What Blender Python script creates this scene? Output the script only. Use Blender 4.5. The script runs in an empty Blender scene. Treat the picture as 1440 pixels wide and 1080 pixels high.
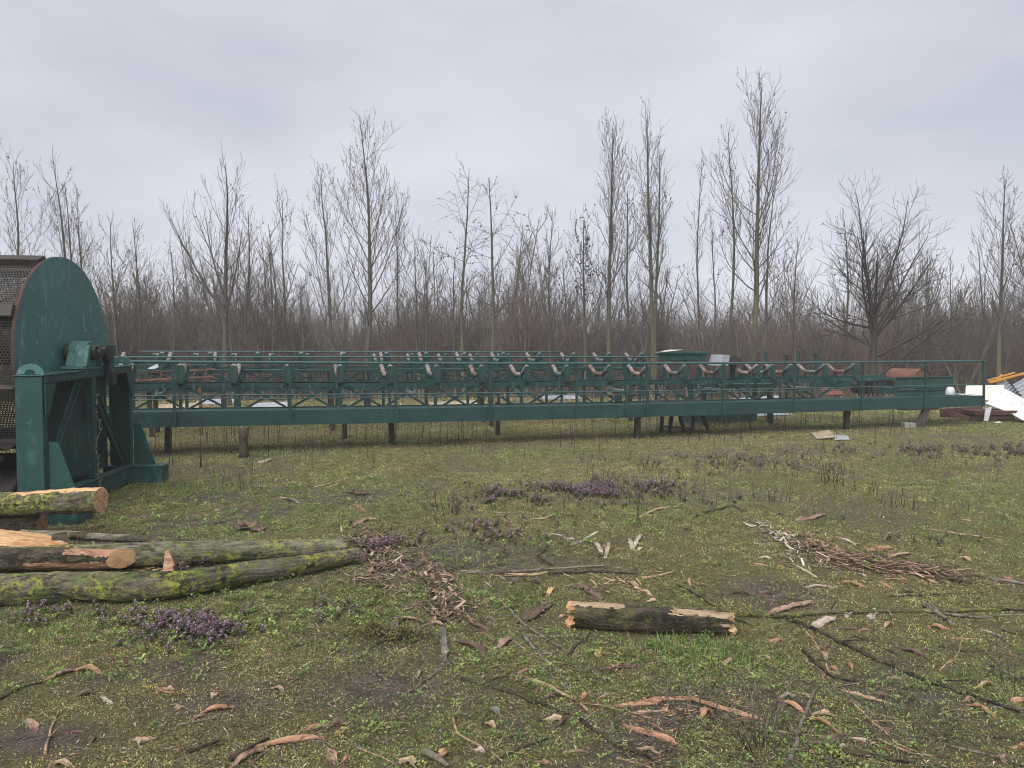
import bpy, math, random
import numpy as np
from mathutils import Vector, Matrix, noise as mnoise

R = math.radians
scene = bpy.context.scene
col = scene.collection
random.seed(7)

# ------------------------------------------------------------------ camera
F, CX, CY, YH, CAMH = 1028.0, 720.0, 540.0, 500.0, 1.7
PITCH = math.atan((CY - YH) / F)
cam_d = bpy.data.cameras.new("camera")
cam = bpy.data.objects.new("camera", cam_d)
col.objects.link(cam)
cam.location = (0, 0, CAMH)
cam.rotation_euler = (math.pi / 2 - PITCH, 0, 0)
cam_d.sensor_width = 36.0
cam_d.lens = F / 1440.0 * 36.0
cam_d.clip_start = 0.05
cam_d.clip_end = 3000
scene.camera = cam


def ray(px, py):
    a, b = (px - CX) / F, -(py - CY) / F
    c, s = math.cos(PITCH), math.sin(PITCH)
    return Vector((a, c + b * s, -s + b * c))


def at(px, py, Y):
    """point on the sight line at distance Y in front"""
    d = ray(px, py)
    k = Y / d.y
    return Vector((d.x * k, Y, CAMH + d.z * k))


# ------------------------------------------------------------------ noise
def _hash(ix, iy, seed):
    h = (ix.astype(np.int64) * 374761393 + iy.astype(np.int64) * 668265263 + seed * 1442695041) & 0xFFFFFFFF
    h = ((h ^ (h >> 13)) * 1274126177) & 0xFFFFFFFF
    h = (h ^ (h >> 16)) & 0xFFFFFFFF
    return h.astype(np.float64) / 4294967295.0


def vnoise(x, y, seed=0):
    x = np.asarray(x, float); y = np.asarray(y, float)
    ix, iy = np.floor(x), np.floor(y)
    fx, fy = x - ix, y - iy
    fx = fx * fx * (3 - 2 * fx); fy = fy * fy * (3 - 2 * fy)
    ix = ix.astype(np.int64); iy = iy.astype(np.int64)
    a = _hash(ix, iy, seed); b = _hash(ix + 1, iy, seed)
    c = _hash(ix, iy + 1, seed); d = _hash(ix + 1, iy + 1, seed)
    return (a * (1 - fx) + b * fx) * (1 - fy) + (c * (1 - fx) + d * fx) * fy


def fbm(x, y, seed=0, oct=4):
    t, a, s = 0.0, 0.5, 0.0
    for k in range(oct):
        t = t + a * vnoise(x * 2 ** k, y * 2 ** k, seed + k * 17)
        s += a
        a *= 0.5
    return t / s


def gz(x, y):
    x = np.asarray(x, float); y = np.asarray(y, float)
    near = np.clip(1.3 - np.hypot(x, y) / 60.0, 0.2, 1)
    z = (fbm(x * .25, y * .25, 3, 2) - .5) * .10 + (fbm(x * 1.1, y * 1.1, 5, 3) - .5) * .06
    z = z + (fbm(x * 4.5, y * 4.5, 8, 3) - .5) * .035
    return z * near


def gzs(x, y):
    return float(gz(np.array([x]), np.array([y]))[0])


def G(px, py, lift=0.0):
    """point on the ground along a sight line"""
    d = ray(px, py)
    z = 0.0
    for _ in range(6):
        k = (z - CAMH) / d.z
        z = gzs(d.x * k, d.y * k)
    k = (z - CAMH) / d.z
    return Vector((d.x * k, d.y * k, z + lift))


# masks shared by the soil and by what grows on it
def gauss(x, y, cx, cy, rx, ry):
    return np.exp(-(((x - cx) / rx) ** 2 + ((y - cy) / ry) ** 2))


def blob(x, y, px, py, rx, ry):
    p = G(px, py)
    return gauss(x, y, p.x, p.y, rx, ry)


def dirt_mask(x, y):
    m = fbm(x * .55 + 9, y * .8 + 2, 21, 4)
    n = fbm(x * 2.3, y * 2.9, 31, 3)
    v = np.clip((m * .6 + n * .4 - .465) * 5.5, 0, 1)
    for (px, py, rx, ry, w) in [(560, 965, .55, .35, .9), (330, 985, .5, .3, .7), (60, 1040, .35, .2, .8), (600, 930, .4, .25, .6),
                                (1085, 830, .5, .6, .9), (250, 935, .5, .3, .6), (1300, 1040, .5, .25, .5), (760, 1010, .35, .3, .5),
                                (545, 905, .5, .3, .6), (480, 690, 1.4, .9, .6), (120, 680, 1.2, 1.0, .5)]:
        v = np.maximum(v, w * blob(x, y, px, py, rx, ry))
    for (px, py, rx, ry, w) in [(960, 925, .35, .35, .9), (700, 930, .5, .3, .5), (1000, 770, 1.2, .8, .6), (330, 890, .6, .3, .8), (1300, 720, 3, 2, .5),
                                (60, 890, .8, .35, .7), (620, 740, 2, 1.0, .4), (900, 780, 1.0, .6, .4), (1250, 900, .9, .3, .35)]:
        v = v * (1 - w * blob(x, y, px, py, rx, ry))
    return np.clip(v * (1 - .45 * np.clip((y - 6) / 4, 0, 1)), 0, 1)


# ------------------------------------------------------------------ tagging
def tag(o, label=None, cat=None, group=None, kind=None):
    if label: o["label"] = label
    if cat: o["category"] = cat
    if group: o["group"] = group
    if kind: o["kind"] = kind
    return o


def empty(name, loc=(0, 0, 0), rz=0.0):
    o = bpy.data.objects.new(name, None)
    o.empty_display_size = .2
    col.objects.link(o)
    o.location = loc
    o.rotation_euler = (0, 0, rz)
    return o


def link_mesh(name, me, parent=None, loc=None):
    o = bpy.data.objects.new(name, me)
    col.objects.link(o)
    if parent is not None: o.parent = parent
    if loc is not None: o.location = loc
    return o


# ------------------------------------------------------------------ mesh builder
class MB:
    def __init__(s):
        s.v, s.f, s.m, s.s = [], [], [], []

    def add(s, vs, fs, mi=0, smooth=False):
        b = len(s.v)
        s.v.extend([tuple(v) for v in vs])
        for f in fs:
            s.f.append(tuple(i + b for i in f)); s.m.append(mi); s.s.append(smooth)
        return s

    def box(s, x0, x1, y0, y1, z0, z1, mi=0):
        vs = [(x, y, z) for x in (x0, x1) for y in (y0, y1) for z in (z0, z1)]
        return s.add(vs, [(0, 1, 3, 2), (4, 6, 7, 5), (0, 4, 5, 1), (2, 3, 7, 6), (0, 2, 6, 4), (1, 5, 7, 3)], mi)

    def bar(s, p, q, w, h, up=(0, 0, 1), mi=0):
        p, q = Vector(p), Vector(q)
        d = (q - p).normalized()
        u = Vector(up)
        if abs(d.dot(u)) > .98: u = Vector((1, 0, 0))
        a = d.cross(u).normalized() * (w / 2)
        b = a.cross(d).normalized() * (h / 2)
        vs = [p - a - b, p + a - b, p + a + b, p - a + b, q - a - b, q + a - b, q + a + b, q - a + b]
        return s.add(vs, [(0, 3, 2, 1), (4, 5, 6, 7), (0, 1, 5, 4), (1, 2, 6, 5), (2, 3, 7, 6), (3, 0, 4, 7)], mi)

    def tube(s, pts, rad, k=10, mi=0, caps=True, smooth=True):
        pts = [Vector(p) for p in pts]
        n = len(pts)
        if not hasattr(rad, '__len__'): rad = [rad] * n
        vs, fs = [], []
        pu = None
        for i, p in enumerate(pts):
            d = (pts[min(i + 1, n - 1)] - pts[max(i - 1, 0)]).normalized()
            if pu is None:
                pu = Vector((0, 0, 1)) if abs(d.z) < .9 else Vector((1, 0, 0))
            a = d.cross(pu).normalized(); b = a.cross(d).normalized(); pu = b
            for j in range(k):
                t = 2 * math.pi * j / k
                vs.append(p + (a * math.cos(t) + b * math.sin(t)) * rad[i])
        for i in range(n - 1):
            for j in range(k):
                j2 = (j + 1) % k
                fs.append((i * k + j, i * k + j2, (i + 1) * k + j2, (i + 1) * k + j))
        s.add(vs, fs, mi, smooth)
        if caps:
            b = len(s.v) - n * k
            s.f.append(tuple(b + j for j in reversed(range(k)))); s.m.append(mi); s.s.append(False)
            s.f.append(tuple(b + (n - 1) * k + j for j in range(k))); s.m.append(mi); s.s.append(False)
        return s

    def prism(s, pts, ext, mi=0):
        """polygon (3D points) extruded by a vector"""
        n = len(pts); e = Vector(ext)
        vs = [Vector(p) for p in pts] + [Vector(p) + e for p in pts]
        fs = [tuple(reversed(range(n))), tuple(range(n, 2 * n))] + [(i, (i + 1) % n, n + (i + 1) % n, n + i) for i in range(n)]
        return s.add(vs, fs, mi)

    def build(s, name, mats, parent=None, loc=None, bevel=0.0, warp=None, seg=1):
        me = bpy.data.meshes.new(name)
        vs = s.v
        if warp: vs = [warp(v) for v in vs]
        me.from_pydata([tuple(v) for v in vs], [], s.f)
        if not isinstance(mats, (list, tuple)): mats = [mats]
        for m in mats: me.materials.append(m)
        me.polygons.foreach_set("material_index", s.m)
        me.polygons.foreach_set("use_smooth", s.s)
        me.update()
        o = link_mesh(name, me, parent, loc)
        if bevel:
            b = o.modifiers.new("edge", 'BEVEL'); b.width = bevel; b.segments = seg; b.limit_method = 'ANGLE'; b.angle_limit = R(40)
        return o


def np_mesh(name, V, Fq, mat, colr=None, smooth=False, parent=None):
    """V (n,3); Fq (m,3|4) int"""
    me = bpy.data.meshes.new(name)
    V = np.ascontiguousarray(V, np.float32); Fq = np.ascontiguousarray(Fq, np.int32)
    k = Fq.shape[1]
    me.vertices.add(len(V)); me.vertices.foreach_set("co", V.ravel())
    me.loops.add(Fq.size); me.loops.foreach_set("vertex_index", Fq.ravel())
    me.polygons.add(len(Fq))
    me.polygons.foreach_set("loop_start", np.arange(0, Fq.size, k, dtype=np.int32))
    try: me.polygons.foreach_set("loop_total", np.full(len(Fq), k, np.int32))
    except Exception: pass
    if smooth: me.polygons.foreach_set("use_smooth", np.ones(len(Fq), bool))
    if colr is not None:
        at_ = me.attributes.new("col", 'FLOAT_COLOR', 'POINT')
        c4 = np.ones((len(V), 4), np.float32); c4[:, :3] = colr
        at_.data.foreach_set("color", c4.ravel())
    me.materials.append(mat)
    me.update(calc_edges=True)
    return link_mesh(name, me, parent)


# ------------------------------------------------------------------ materials
class NT:
    def __init__(s, name):
        s.mat = bpy.data.materials.new(name); s.mat.use_nodes = True
        s.t = s.mat.node_tree; s.n = s.t.nodes; s.l = s.t.links
        s.b = s.n["Principled BSDF"]
        s.b.inputs["Specular IOR Level"].default_value = .3

    def node(s, typ, **kw):
        n = s.n.new(typ)
        for k, v in kw.items(): setattr(n, k, v)
        return n

    def lk(s, a, b): s.l.new(a, b)

    def coord(s, out='Object', scale=(1, 1, 1)):
        tc = s.node('ShaderNodeTexCoord'); mp = s.node('ShaderNodeMapping')
        mp.inputs['Scale'].default_value = scale
        s.lk(tc.outputs[out], mp.inputs['Vector'])
        return mp.outputs['Vector']

    def noise(s, vec, scale, detail=4, rough=.6, dist=0.0):
        n = s.node('ShaderNodeTexNoise')
        n.inputs['Scale'].default_value = scale; n.inputs['Detail'].default_value = detail
        n.inputs['Roughness'].default_value = rough; n.inputs['Distortion'].default_value = dist
        if vec is not None: s.lk(vec, n.inputs['Vector'])
        return n.outputs['Fac']

    def ramp(s, fac, a, b, lo=0.0, hi=1.0):
        m = s.node('ShaderNodeMapRange'); m.clamp = True
        m.inputs['From Min'].default_value = a; m.inputs['From Max'].default_value = b
        m.inputs['To Min'].default_value = lo; m.inputs['To Max'].default_value = hi
        s.lk(fac, m.inputs['Value'])
        return m.outputs['Result']

    def mix(s, fac, a, b, typ='MIX'):
        m = s.node('ShaderNodeMix', data_type='RGBA', blend_type=typ)
        for sock, v in ((m.inputs[0], fac), (m.inputs[6], a), (m.inputs[7], b)):
            if isinstance(v, (int, float)): sock.default_value = v
            elif isinstance(v, tuple): sock.default_value = (*v, 1) if len(v) == 3 else v
            else: s.lk(v, sock)
        return m.outputs[2]

    def bump(s, h, strength=.5, dist=.01):
        b = s.node('ShaderNodeBump'); b.inputs['Strength'].default_value = strength; b.inputs['Distance'].default_value = dist
        s.lk(h, b.inputs['Height']); s.lk(b.outputs['Normal'], s.b.inputs['Normal'])

    def base(s, c):
        if isinstance(c, tuple): s.b.inputs['Base Color'].default_value = (*c, 1)
        else: s.lk(c, s.b.inputs['Base Color'])

    def rough(s, r):
        if isinstance(r, (int, float)): s.b.inputs['Roughness'].default_value = r
        else: s.lk(r, s.b.inputs['Roughness'])


def paint(name, base, light, chip=(.02, .016, .012), light_amt=.5, chip_lo=.66, sc=1.0):
    m = NT(name); v = m.coord('Object')
    vs = m.coord('Object', (1, 1, .35))
    n1 = m.noise(v, 1.3 * sc, 5, .6)
    c = m.mix(m.ramp(n1, .35, .7), tuple(x * .82 for x in base), tuple(x * 1.15 for x in base))
    n2 = m.noise(vs, 6.5 * sc, 5, .7, .6)
    c = m.mix(m.ramp(n2, .57, .72, 0, light_amt), c, light)
    n5 = m.noise(m.coord('Object', (1, 1, .12)), 14 * sc, 4, .7)
    c = m.mix(m.ramp(n5, .56, .7, 0, .35), c, tuple(x * .45 for x in base))
    n6 = m.noise(v, 2.6 * sc, 6, .8, 1.0)
    c = m.mix(m.ramp(n6, .60, .70, 0, .6), c, (.06, .035, .022))
    n7 = m.noise(m.coord('Object', (1, 1, .6)), 16 * sc, 3, .6)
    c = m.mix(m.ramp(n7, .64, .70, 0, light_amt * .8), c, light)
    n3 = m.noise(v, 9 * sc, 6, .75)
    c = m.mix(m.ramp(n3, chip_lo, chip_lo + .04, 0, .9), c, chip)
    m.base(c)
    m.rough(m.ramp(n1, .3, .7, .38, .55)); m.b.inputs['Specular IOR Level'].default_value = .28
    m.bump(m.noise(v, 30 * sc, 4), .15, .004)
    return m.mat


M = {}
M['disc'] = paint('green_disc_paint', (.050, .134, .130), (.16, .31, .30), light_amt=.9, chip_lo=.64)
M['frame'] = paint('green_frame_paint', (.013, .052, .045), (.055, .15, .13), light_amt=.7, chip_lo=.67)
M['conv'] = paint('green_conveyor_paint', (.011, .040, .037), (.08, .14, .13), light_amt=.4, chip_lo=.66, sc=2)
M['rail'] = paint('green_rail_paint', (.026, .070, .072), (.16, .24, .25), light_amt=.5, chip_lo=.68, sc=4)


def simple(name, c1, c2, scale=6, rough=.7, detail=5, metallic=0.0, bump=.2, lo=.35, hi=.65, stretch=(1, 1, 1)):
    m = NT(name); v = m.coord('Object', stretch)
    n = m.noise(v, scale, detail, .65)
    m.base(m.mix(m.ramp(n, lo, hi), c1, c2)); m.rough(rough)
    m.b.inputs['Metallic'].default_value = metallic
    if bump: m.bump(m.noise(v, scale * 4, 4), bump, .006)
    return m.mat


M['dark_steel'] = simple('dark_weathered_steel', (.012, .011, .011), (.032, .028, .026), 8, .6)
M['drum_steel'] = simple('dark_rusty_drum_steel', (.010, .009, .009), (.032, .021, .016), 5, .6, lo=.4, hi=.75)
M['bar_brown'] = simple('grey_brown_bar_paint', (.016, .014, .013), (.042, .035, .03), 5, .6)
M['rust'] = simple('red_brown_rust', (.075, .034, .022), (.15, .068, .045), 6, .8)
M['rust_dark'] = simple('dark_brown_rust', (.03, .017, .013), (.075, .036, .026), 5, .85, stretch=(1, 1, .3))
M['roller'] = simple('pale_rusted_roller', (.20, .18, .165), (.10, .06, .045), 9, .5, lo=.40, hi=.62)
M['roller_green'] = simple('green_grey_roller', (.05, .085, .08), (.17, .16, .15), 9, .4, lo=.42, hi=.7)
M['roller_red'] = simple('rusted_roller_shell', (.10, .058, .043), (.17, .145, .13), 8, .55, lo=.45, hi=.7)
M['white'] = simple('dirty_white_sheet', (.46, .47, .49), (.25, .25, .25), 5, .5, lo=.5, hi=.78)
M['cream'] = simple('cream_white_panel', (.46, .46, .41), (.34, .33, .30), 3, .6, lo=.5, hi=.8)
M['grey_sheet'] = simple('grey_galvanised_sheet', (.19, .205, .235), (.28, .30, .33), 3, .45)
M['orange'] = simple('orange_yellow_paint', (.42, .19, .03), (.28, .11, .025), 5, .55, lo=.45, hi=.75)
M['concrete'] = simple('grey_concrete', (.13, .13, .12), (.20, .20, .185), 8, .9)
M['timber'] = simple('weathered_dark_timber', (.022, .018, .016), (.06, .05, .042), 9, .9, stretch=(1, 1, .2))
M['board'] = simple('wet_plywood', (.30, .25, .18), (.18, .135, .09), 4, .7)


def colmat(name, rough=.8, trans=0.0, spec=.2):
    m = NT(name); a = m.node('ShaderNodeAttribute'); a.attribute_name = 'col'
    m.base(a.outputs['Color']); m.rough(rough); m.b.inputs['Specular IOR Level'].default_value = spec
    if trans:
        t = m.node('ShaderNodeBsdfTranslucent'); mx = m.node('ShaderNodeMixShader'); mx.inputs[0].default_value = trans
        m.lk(a.outputs['Color'], t.inputs['Color']); m.lk(m.b.outputs[0], mx.inputs[1]); m.lk(t.outputs[0], mx.inputs[2])
        m.lk(mx.outputs[0], m.n['Material Output'].inputs['Surface'])
    return m.mat


M['plant'] = colmat('leaf_colours', .65, .25, .25)
M['twig'] = colmat('twig_colours', .85, 0, .15)
M['litter'] = colmat('litter_colours', .8, 0, .2)


def wood_bark(name, c1, c2, lichen=0.0, moss=0.0, yellow=(.235, .245, .04)):
    m = NT(name)
    v = m.coord('Object', (.28, 1, 1)); v0 = m.coord('Object')
    n = m.noise(v, 30, 8, .75, .5)
    c = m.mix(m.ramp(n, .38, .60), c1, c2)
    nb_ = m.noise(v, 9, 5, .7, 1.0)
    c = m.mix(m.ramp(nb_, .50, .58, 0, .9), c, tuple(x * .25 for x in c1))
    c = m.mix(m.ramp(m.noise(v0, 60, 3, .7), .58, .68, 0, .6), c, tuple(x * 1.3 for x in c2))
    if moss:
        n2 = m.noise(v0, 9, 7, .75)
        c = m.mix(m.ramp(n2, .47, .60, 0, moss), c, (.085, .11, .03))
    if lichen:
        n3 = m.noise(v0, 22, 6, .75, .5)
        n4 = m.noise(v0, 3.1, 2, .5)
        mm = m.node('ShaderNodeMath', operation='MULTIPLY')
        m.lk(m.ramp(n3, .50, .58), mm.inputs[0]); m.lk(m.ramp(n4, .40, .54, 0, lichen), mm.inputs[1])
        c = m.mix(mm.outputs[0], c, yellow)
    m.base(c); m.rough(.9)
    m.bump(n, 1.0, .035)
    return m.mat


M['bark_grey'] = wood_bark('mossy_grey_bark', (.045, .04, .032), (.20, .185, .15), .95, .75)
M['bark_yellow'] = wood_bark('lichen_covered_bark', (.035, .03, .024), (.17, .145, .115), 1.0, .85)
M['bark_dark'] = wood_bark('dark_wet_bark', (.02, .015, .012), (.085, .062, .048), .15, .2)
M['stick_grey'] = wood_bark('grey_stick_bark', (.10, .085, .07), (.26, .23, .19), .2, .2)
M['stick_dark'] = wood_bark('dark_stick_bark', (.025, .019, .015), (.085, .065, .05), .1, .15)
M['stick_moss'] = wood_bark('mossy_stick_bark', (.045, .04, .025), (.13, .115, .065), .7, .7)
M['stick_tan'] = wood_bark('peeled_stick_wood', (.30, .20, .11), (.46, .34, .22), 0, 0)


def rawwood(name, c1, c2, c3):
    m = NT(name); v = m.coord('Object', (.18, 1, 1)); v0 = m.coord('Object')
    n = m.noise(v, 60, 6, .7)
    c = m.mix(m.ramp(n, .40, .60), c1, c2)
    n2 = m.noise(v, 22, 5, .7, .8)
    c = m.mix(m.ramp(n2, .47, .60, 0, .9), c, c3)
    c = m.mix(m.ramp(m.noise(v0, 30, 5, .75), .56, .66, 0, .75), c, (.035, .027, .02))
    oi = m.node('ShaderNodeObjectInfo')
    c = m.mix(m.ramp(oi.outputs['Random'], 0, 1, 0, .35), c, c3)
    m.base(c); m.rough(.8); m.bump(n, .5, .006)
    return m.mat


M['wood_fresh'] = rawwood('fresh_cut_wood', (.40, .25, .12), (.54, .385, .22), (.26, .125, .055))
M['wood_orange'] = rawwood('orange_torn_wood', (.26, .135, .08), (.36, .225, .14), (.12, .06, .036))
M['wood_pink'] = rawwood('pink_brown_bark_strip', (.20, .13, .095), (.31, .22, .165), (.10, .06, .043))
M['wood_pale'] = rawwood('pale_weathered_wood', (.29, .25, .195), (.40, .35, .285), (.15, .115, .085))
M['wood_tan'] = rawwood('tan_wood_strip', (.25, .18, .115), (.35, .27, .18), (.13, .085, .052))
M['wood_brown'] = rawwood('brown_bark_strip', (.075, .047, .035), (.14, .092, .067), (.036, .023, .018))
M['wood_grey'] = rawwood('grey_bark_strip', (.09, .083, .075), (.17, .158, .145), (.05, .043, .04))


def ringwood(nm, c1, c2):
    m = NT(nm); tc = m.node('ShaderNodeTexCoord')
    w = m.node('ShaderNodeTexWave', wave_type='RINGS', rings_direction='X')
    w.inputs['Scale'].default_value = 26; w.inputs['Distortion'].default_value = 1.2; w.inputs['Detail'].default_value = 3
    m.lk(tc.outputs['Object'], w.inputs['Vector'])
    v = m.coord('Object')
    c = m.mix(m.ramp(w.outputs['Fac'], .1, .9), c1, c2)
    c = m.mix(m.ramp(m.noise(v, 12, 4), .45, .68, 0, .8), c, (.20, .10, .05))
    m.base(c); m.rough(.85)
    return m.mat


M['cut_end'] = ringwood('cut_end_wood', (.25, .155, .08), (.37, .25, .14))
M['cut_fresh'] = ringwood('fresh_cut_end_wood', (.34, .21, .105), (.46, .31, .17))

# ------------------------------------------------------------------ ground
def build_ground():
    n = 760
    t = np.linspace(-1, 1, n)
    xs = 2.6 * np.sinh(5.4 * t); ys = 4.5 + 2.6 * np.sinh(5.4 * np.linspace(-.75, 1, n))
    X, Y = np.meshgrid(xs, ys)
    Z = gz(X, Y)
    V = np.stack([X, Y, Z], -1).reshape(-1, 3)
    i = np.arange(n * n).reshape(n, n)
    Fq = np.stack([i[:-1, :-1], i[:-1, 1:], i[1:, 1:], i[1:, :-1]], -1).reshape(-1, 4)
    m = NT('soil_and_moss')
    a = m.node('ShaderNodeAttribute'); a.attribute_name = 'col'
    v = m.coord('Object')
    n1 = m.noise(v, 3.0, 8, .7); n2 = m.noise(v, 55, 8, .8); n3 = m.noise(v, 150, 4, .75); n4 = m.noise(v, 11, 6, .75)
    dirt = m.mix(m.ramp(n4, .38, .62), (.07, .058, .048), (.185, .16, .132))
    dirt = m.mix(m.ramp(n2, .52, .64, 0, .75), dirt, (.022, .018, .014))
    dirt = m.mix(m.ramp(n3, .55, .64, 0, .8), dirt, (.22, .19, .155))
    moss = m.mix(m.ramp(n2, .40, .60), (.085, .078, .036), (.28, .255, .115))
    moss = m.mix(m.ramp(n4, .48, .60, 0, .6), moss, (.10, .115, .036))
    moss = m.mix(m.ramp(n1, .50, .62, 0, .5), moss, (.13, .095, .06))
    moss = m.mix(m.ramp(n3, .56, .64, 0, .65), moss, (.03, .026, .016))
    n5 = m.noise(v, 95, 4, .7)
    moss = m.mix(m.ramp(n5, .60, .66, 0, .8), moss, (.32, .26, .17))
    sep = m.node('ShaderNodeSeparateColor'); m.lk(a.outputs['Color'], sep.inputs[0])
    sub = m.node('ShaderNodeMath', operation='ADD'); m.lk(sep.outputs[0], sub.inputs[0]); m.lk(m.ramp(n2, .2, .8, -.35, .35), sub.inputs[1])
    c = m.mix(m.ramp(sub.outputs[0], .3, .7), moss, dirt)
    far = m.mix(m.ramp(n1, .3, .7), (.22, .19, .09), (.15, .12, .07))
    c = m.mix(sep.outputs[1], c, far)
    m.base(c); m.rough(.92); m.b.inputs['Specular IOR Level'].default_value = .15
    ad = m.node('ShaderNodeMath', operation='ADD'); m.lk(n2, ad.inputs[0]); m.lk(m.ramp(n3, 0, 1, 0, .5), ad.inputs[1])
    m.bump(ad.outputs[0], 1.0, .05)
    C = np.zeros((n * n, 3), np.float32)
    C[:, 0] = dirt_mask(X.ravel(), Y.ravel())
    C[:, 1] = np.clip((Y.ravel() - 20) / 8, 0, 1) * .9
    o = np_mesh('ground', V, Fq, m.mat, C, smooth=True)
    tag(o, kind='structure')


build_ground()

# ------------------------------------------------------------------ vectorised plants
rg = np.random.default_rng(11)


def scatter(n, dmin, dmax, pw=1.8, ang=46):
    """points in front of the place one stands, thinning with distance"""
    u = rg.random(n)
    e = 2 - pw
    if abs(e) < 1e-6: d = dmin * (dmax / dmin) ** u
    else: d = (dmin ** e + u * (dmax ** e - dmin ** e)) ** (1 / e)
    a = np.radians(ang) * (rg.random(n) * 2 - 1)
    x = d * np.tan(a * .98) * .97
    return x, d


def leaves(x, y, z, az, el, L, W, C, droop=.25):
    n = len(x)
    ca, sa, ce, se = np.cos(az), np.sin(az), np.cos(el), np.sin(el)
    d = np.stack([ca * ce, sa * ce, se], -1)
    sd = np.stack([-sa, ca, np.zeros(n)], -1)
    p = np.stack([x, y, z], -1)
    mid = p + d * (L * .5)[:, None]; mid[:, 2] += L * .10
    tip = p + d * L[:, None]; tip[:, 2] -= L * droop * ce
    V = np.stack([p, mid + sd * (W / 2)[:, None], tip, mid - sd * (W / 2)[:, None]], 1).reshape(-1, 3)
    Fq = np.arange(4 * n).reshape(n, 4)
    return V, Fq, np.repeat(C, 4, axis=0)


def blades(x, y, z, az, lean, H, W, C):
    """three point grass blade: quad + tip as two quads"""
    n = len(x)
    ca, sa = np.cos(az), np.sin(az)
    out = np.stack([ca, sa, np.zeros(n)], -1); sd = np.stack([-sa, ca, np.zeros(n)], -1)
    p = np.stack([x, y, z], -1)
    q = p + out * (H * lean * .35)[:, None]; q[:, 2] += H * .6
    t = p + out * (H * lean)[:, None]; t[:, 2] += H * (1 - lean * .45)
    w = (W / 2)[:, None]
    V = np.stack([p - sd * w, p + sd * w, q + sd * w * .8, q - sd * w * .8, t + sd * w * .1, t - sd * w * .1], 1).reshape(-1, 3)
    b = np.arange(n)[:, None] * 6
    Fq = np.concatenate([b + np.array([0, 1, 2, 3]), b + np.array([3, 2, 4, 5])], 1).reshape(-1, 4)
    return V, Fq, np.repeat(C, 6, axis=0)


def stems(P, lean_az, lean, H, r, C, rings=4, curve=.5, jit=.0):
    """thin upright three sided stems, vectorised"""
    n = len(P)
    t = np.linspace(0, 1, rings)
    out = np.stack([np.cos(lean_az), np.sin(lean_az), np.zeros(n)], -1)
    ax = P[:, None, :] + out[:, None, :] * (H * lean)[:, None, None] * (t ** (1 + curve))[None, :, None]
    ax[:, :, 2] += (H * np.sqrt(np.clip(1 - (lean * .8) ** 2, .05, 1)))[:, None] * t[None, :]
    if jit:
        ax[:, 1:, :2] += (rg.random((n, rings - 1, 2)) - .5) * jit * H[:, None, None]
    rad = r[:, None] * (1 - .75 * t[None, :])
    k = 3
    th = 2 * np.pi * np.arange(k) / k
    ring = np.stack([np.cos(th), np.sin(th), np.zeros(k)], -1)
    V = ax[:, :, None, :] + ring[None, None] * rad[:, :, None, None]
    V = V.reshape(-1, 3)
    b = (np.arange(n) * rings * k)[:, None, None, None]
    i = (np.arange(rings - 1) * k)[None, :, None, None]
    j = np.arange(k)[None, None, :, None]
    j2 = (np.arange(k) + 1) % k
    j2 = j2[None, None, :, None]
    Fq = np.concatenate([b + i + j, b + i + j2, b + i + k + j2, b + i + k + j], -1).reshape(-1, 4)
    return V, Fq, np.repeat(C, rings * k, axis=0)


def join(parts):
    Vs, Fs, Cs, b = [], [], [], 0
    for V, Fq, C in parts:
        Vs.append(V); Fs.append(Fq + b); Cs.append(C); b += len(V)
    return np.concatenate(Vs), np.concatenate(Fs), np.concatenate(Cs)


def pick(n, cols, jit=.25, w=None):
    cols = np.array(cols)
    c = cols[rg.choice(len(cols), n, p=w)]
    return c * (1 + (rg.random((n, 1)) - .5) * 2 * jit) * (1 + (rg.random((n, 3)) - .5) * .2)


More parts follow.
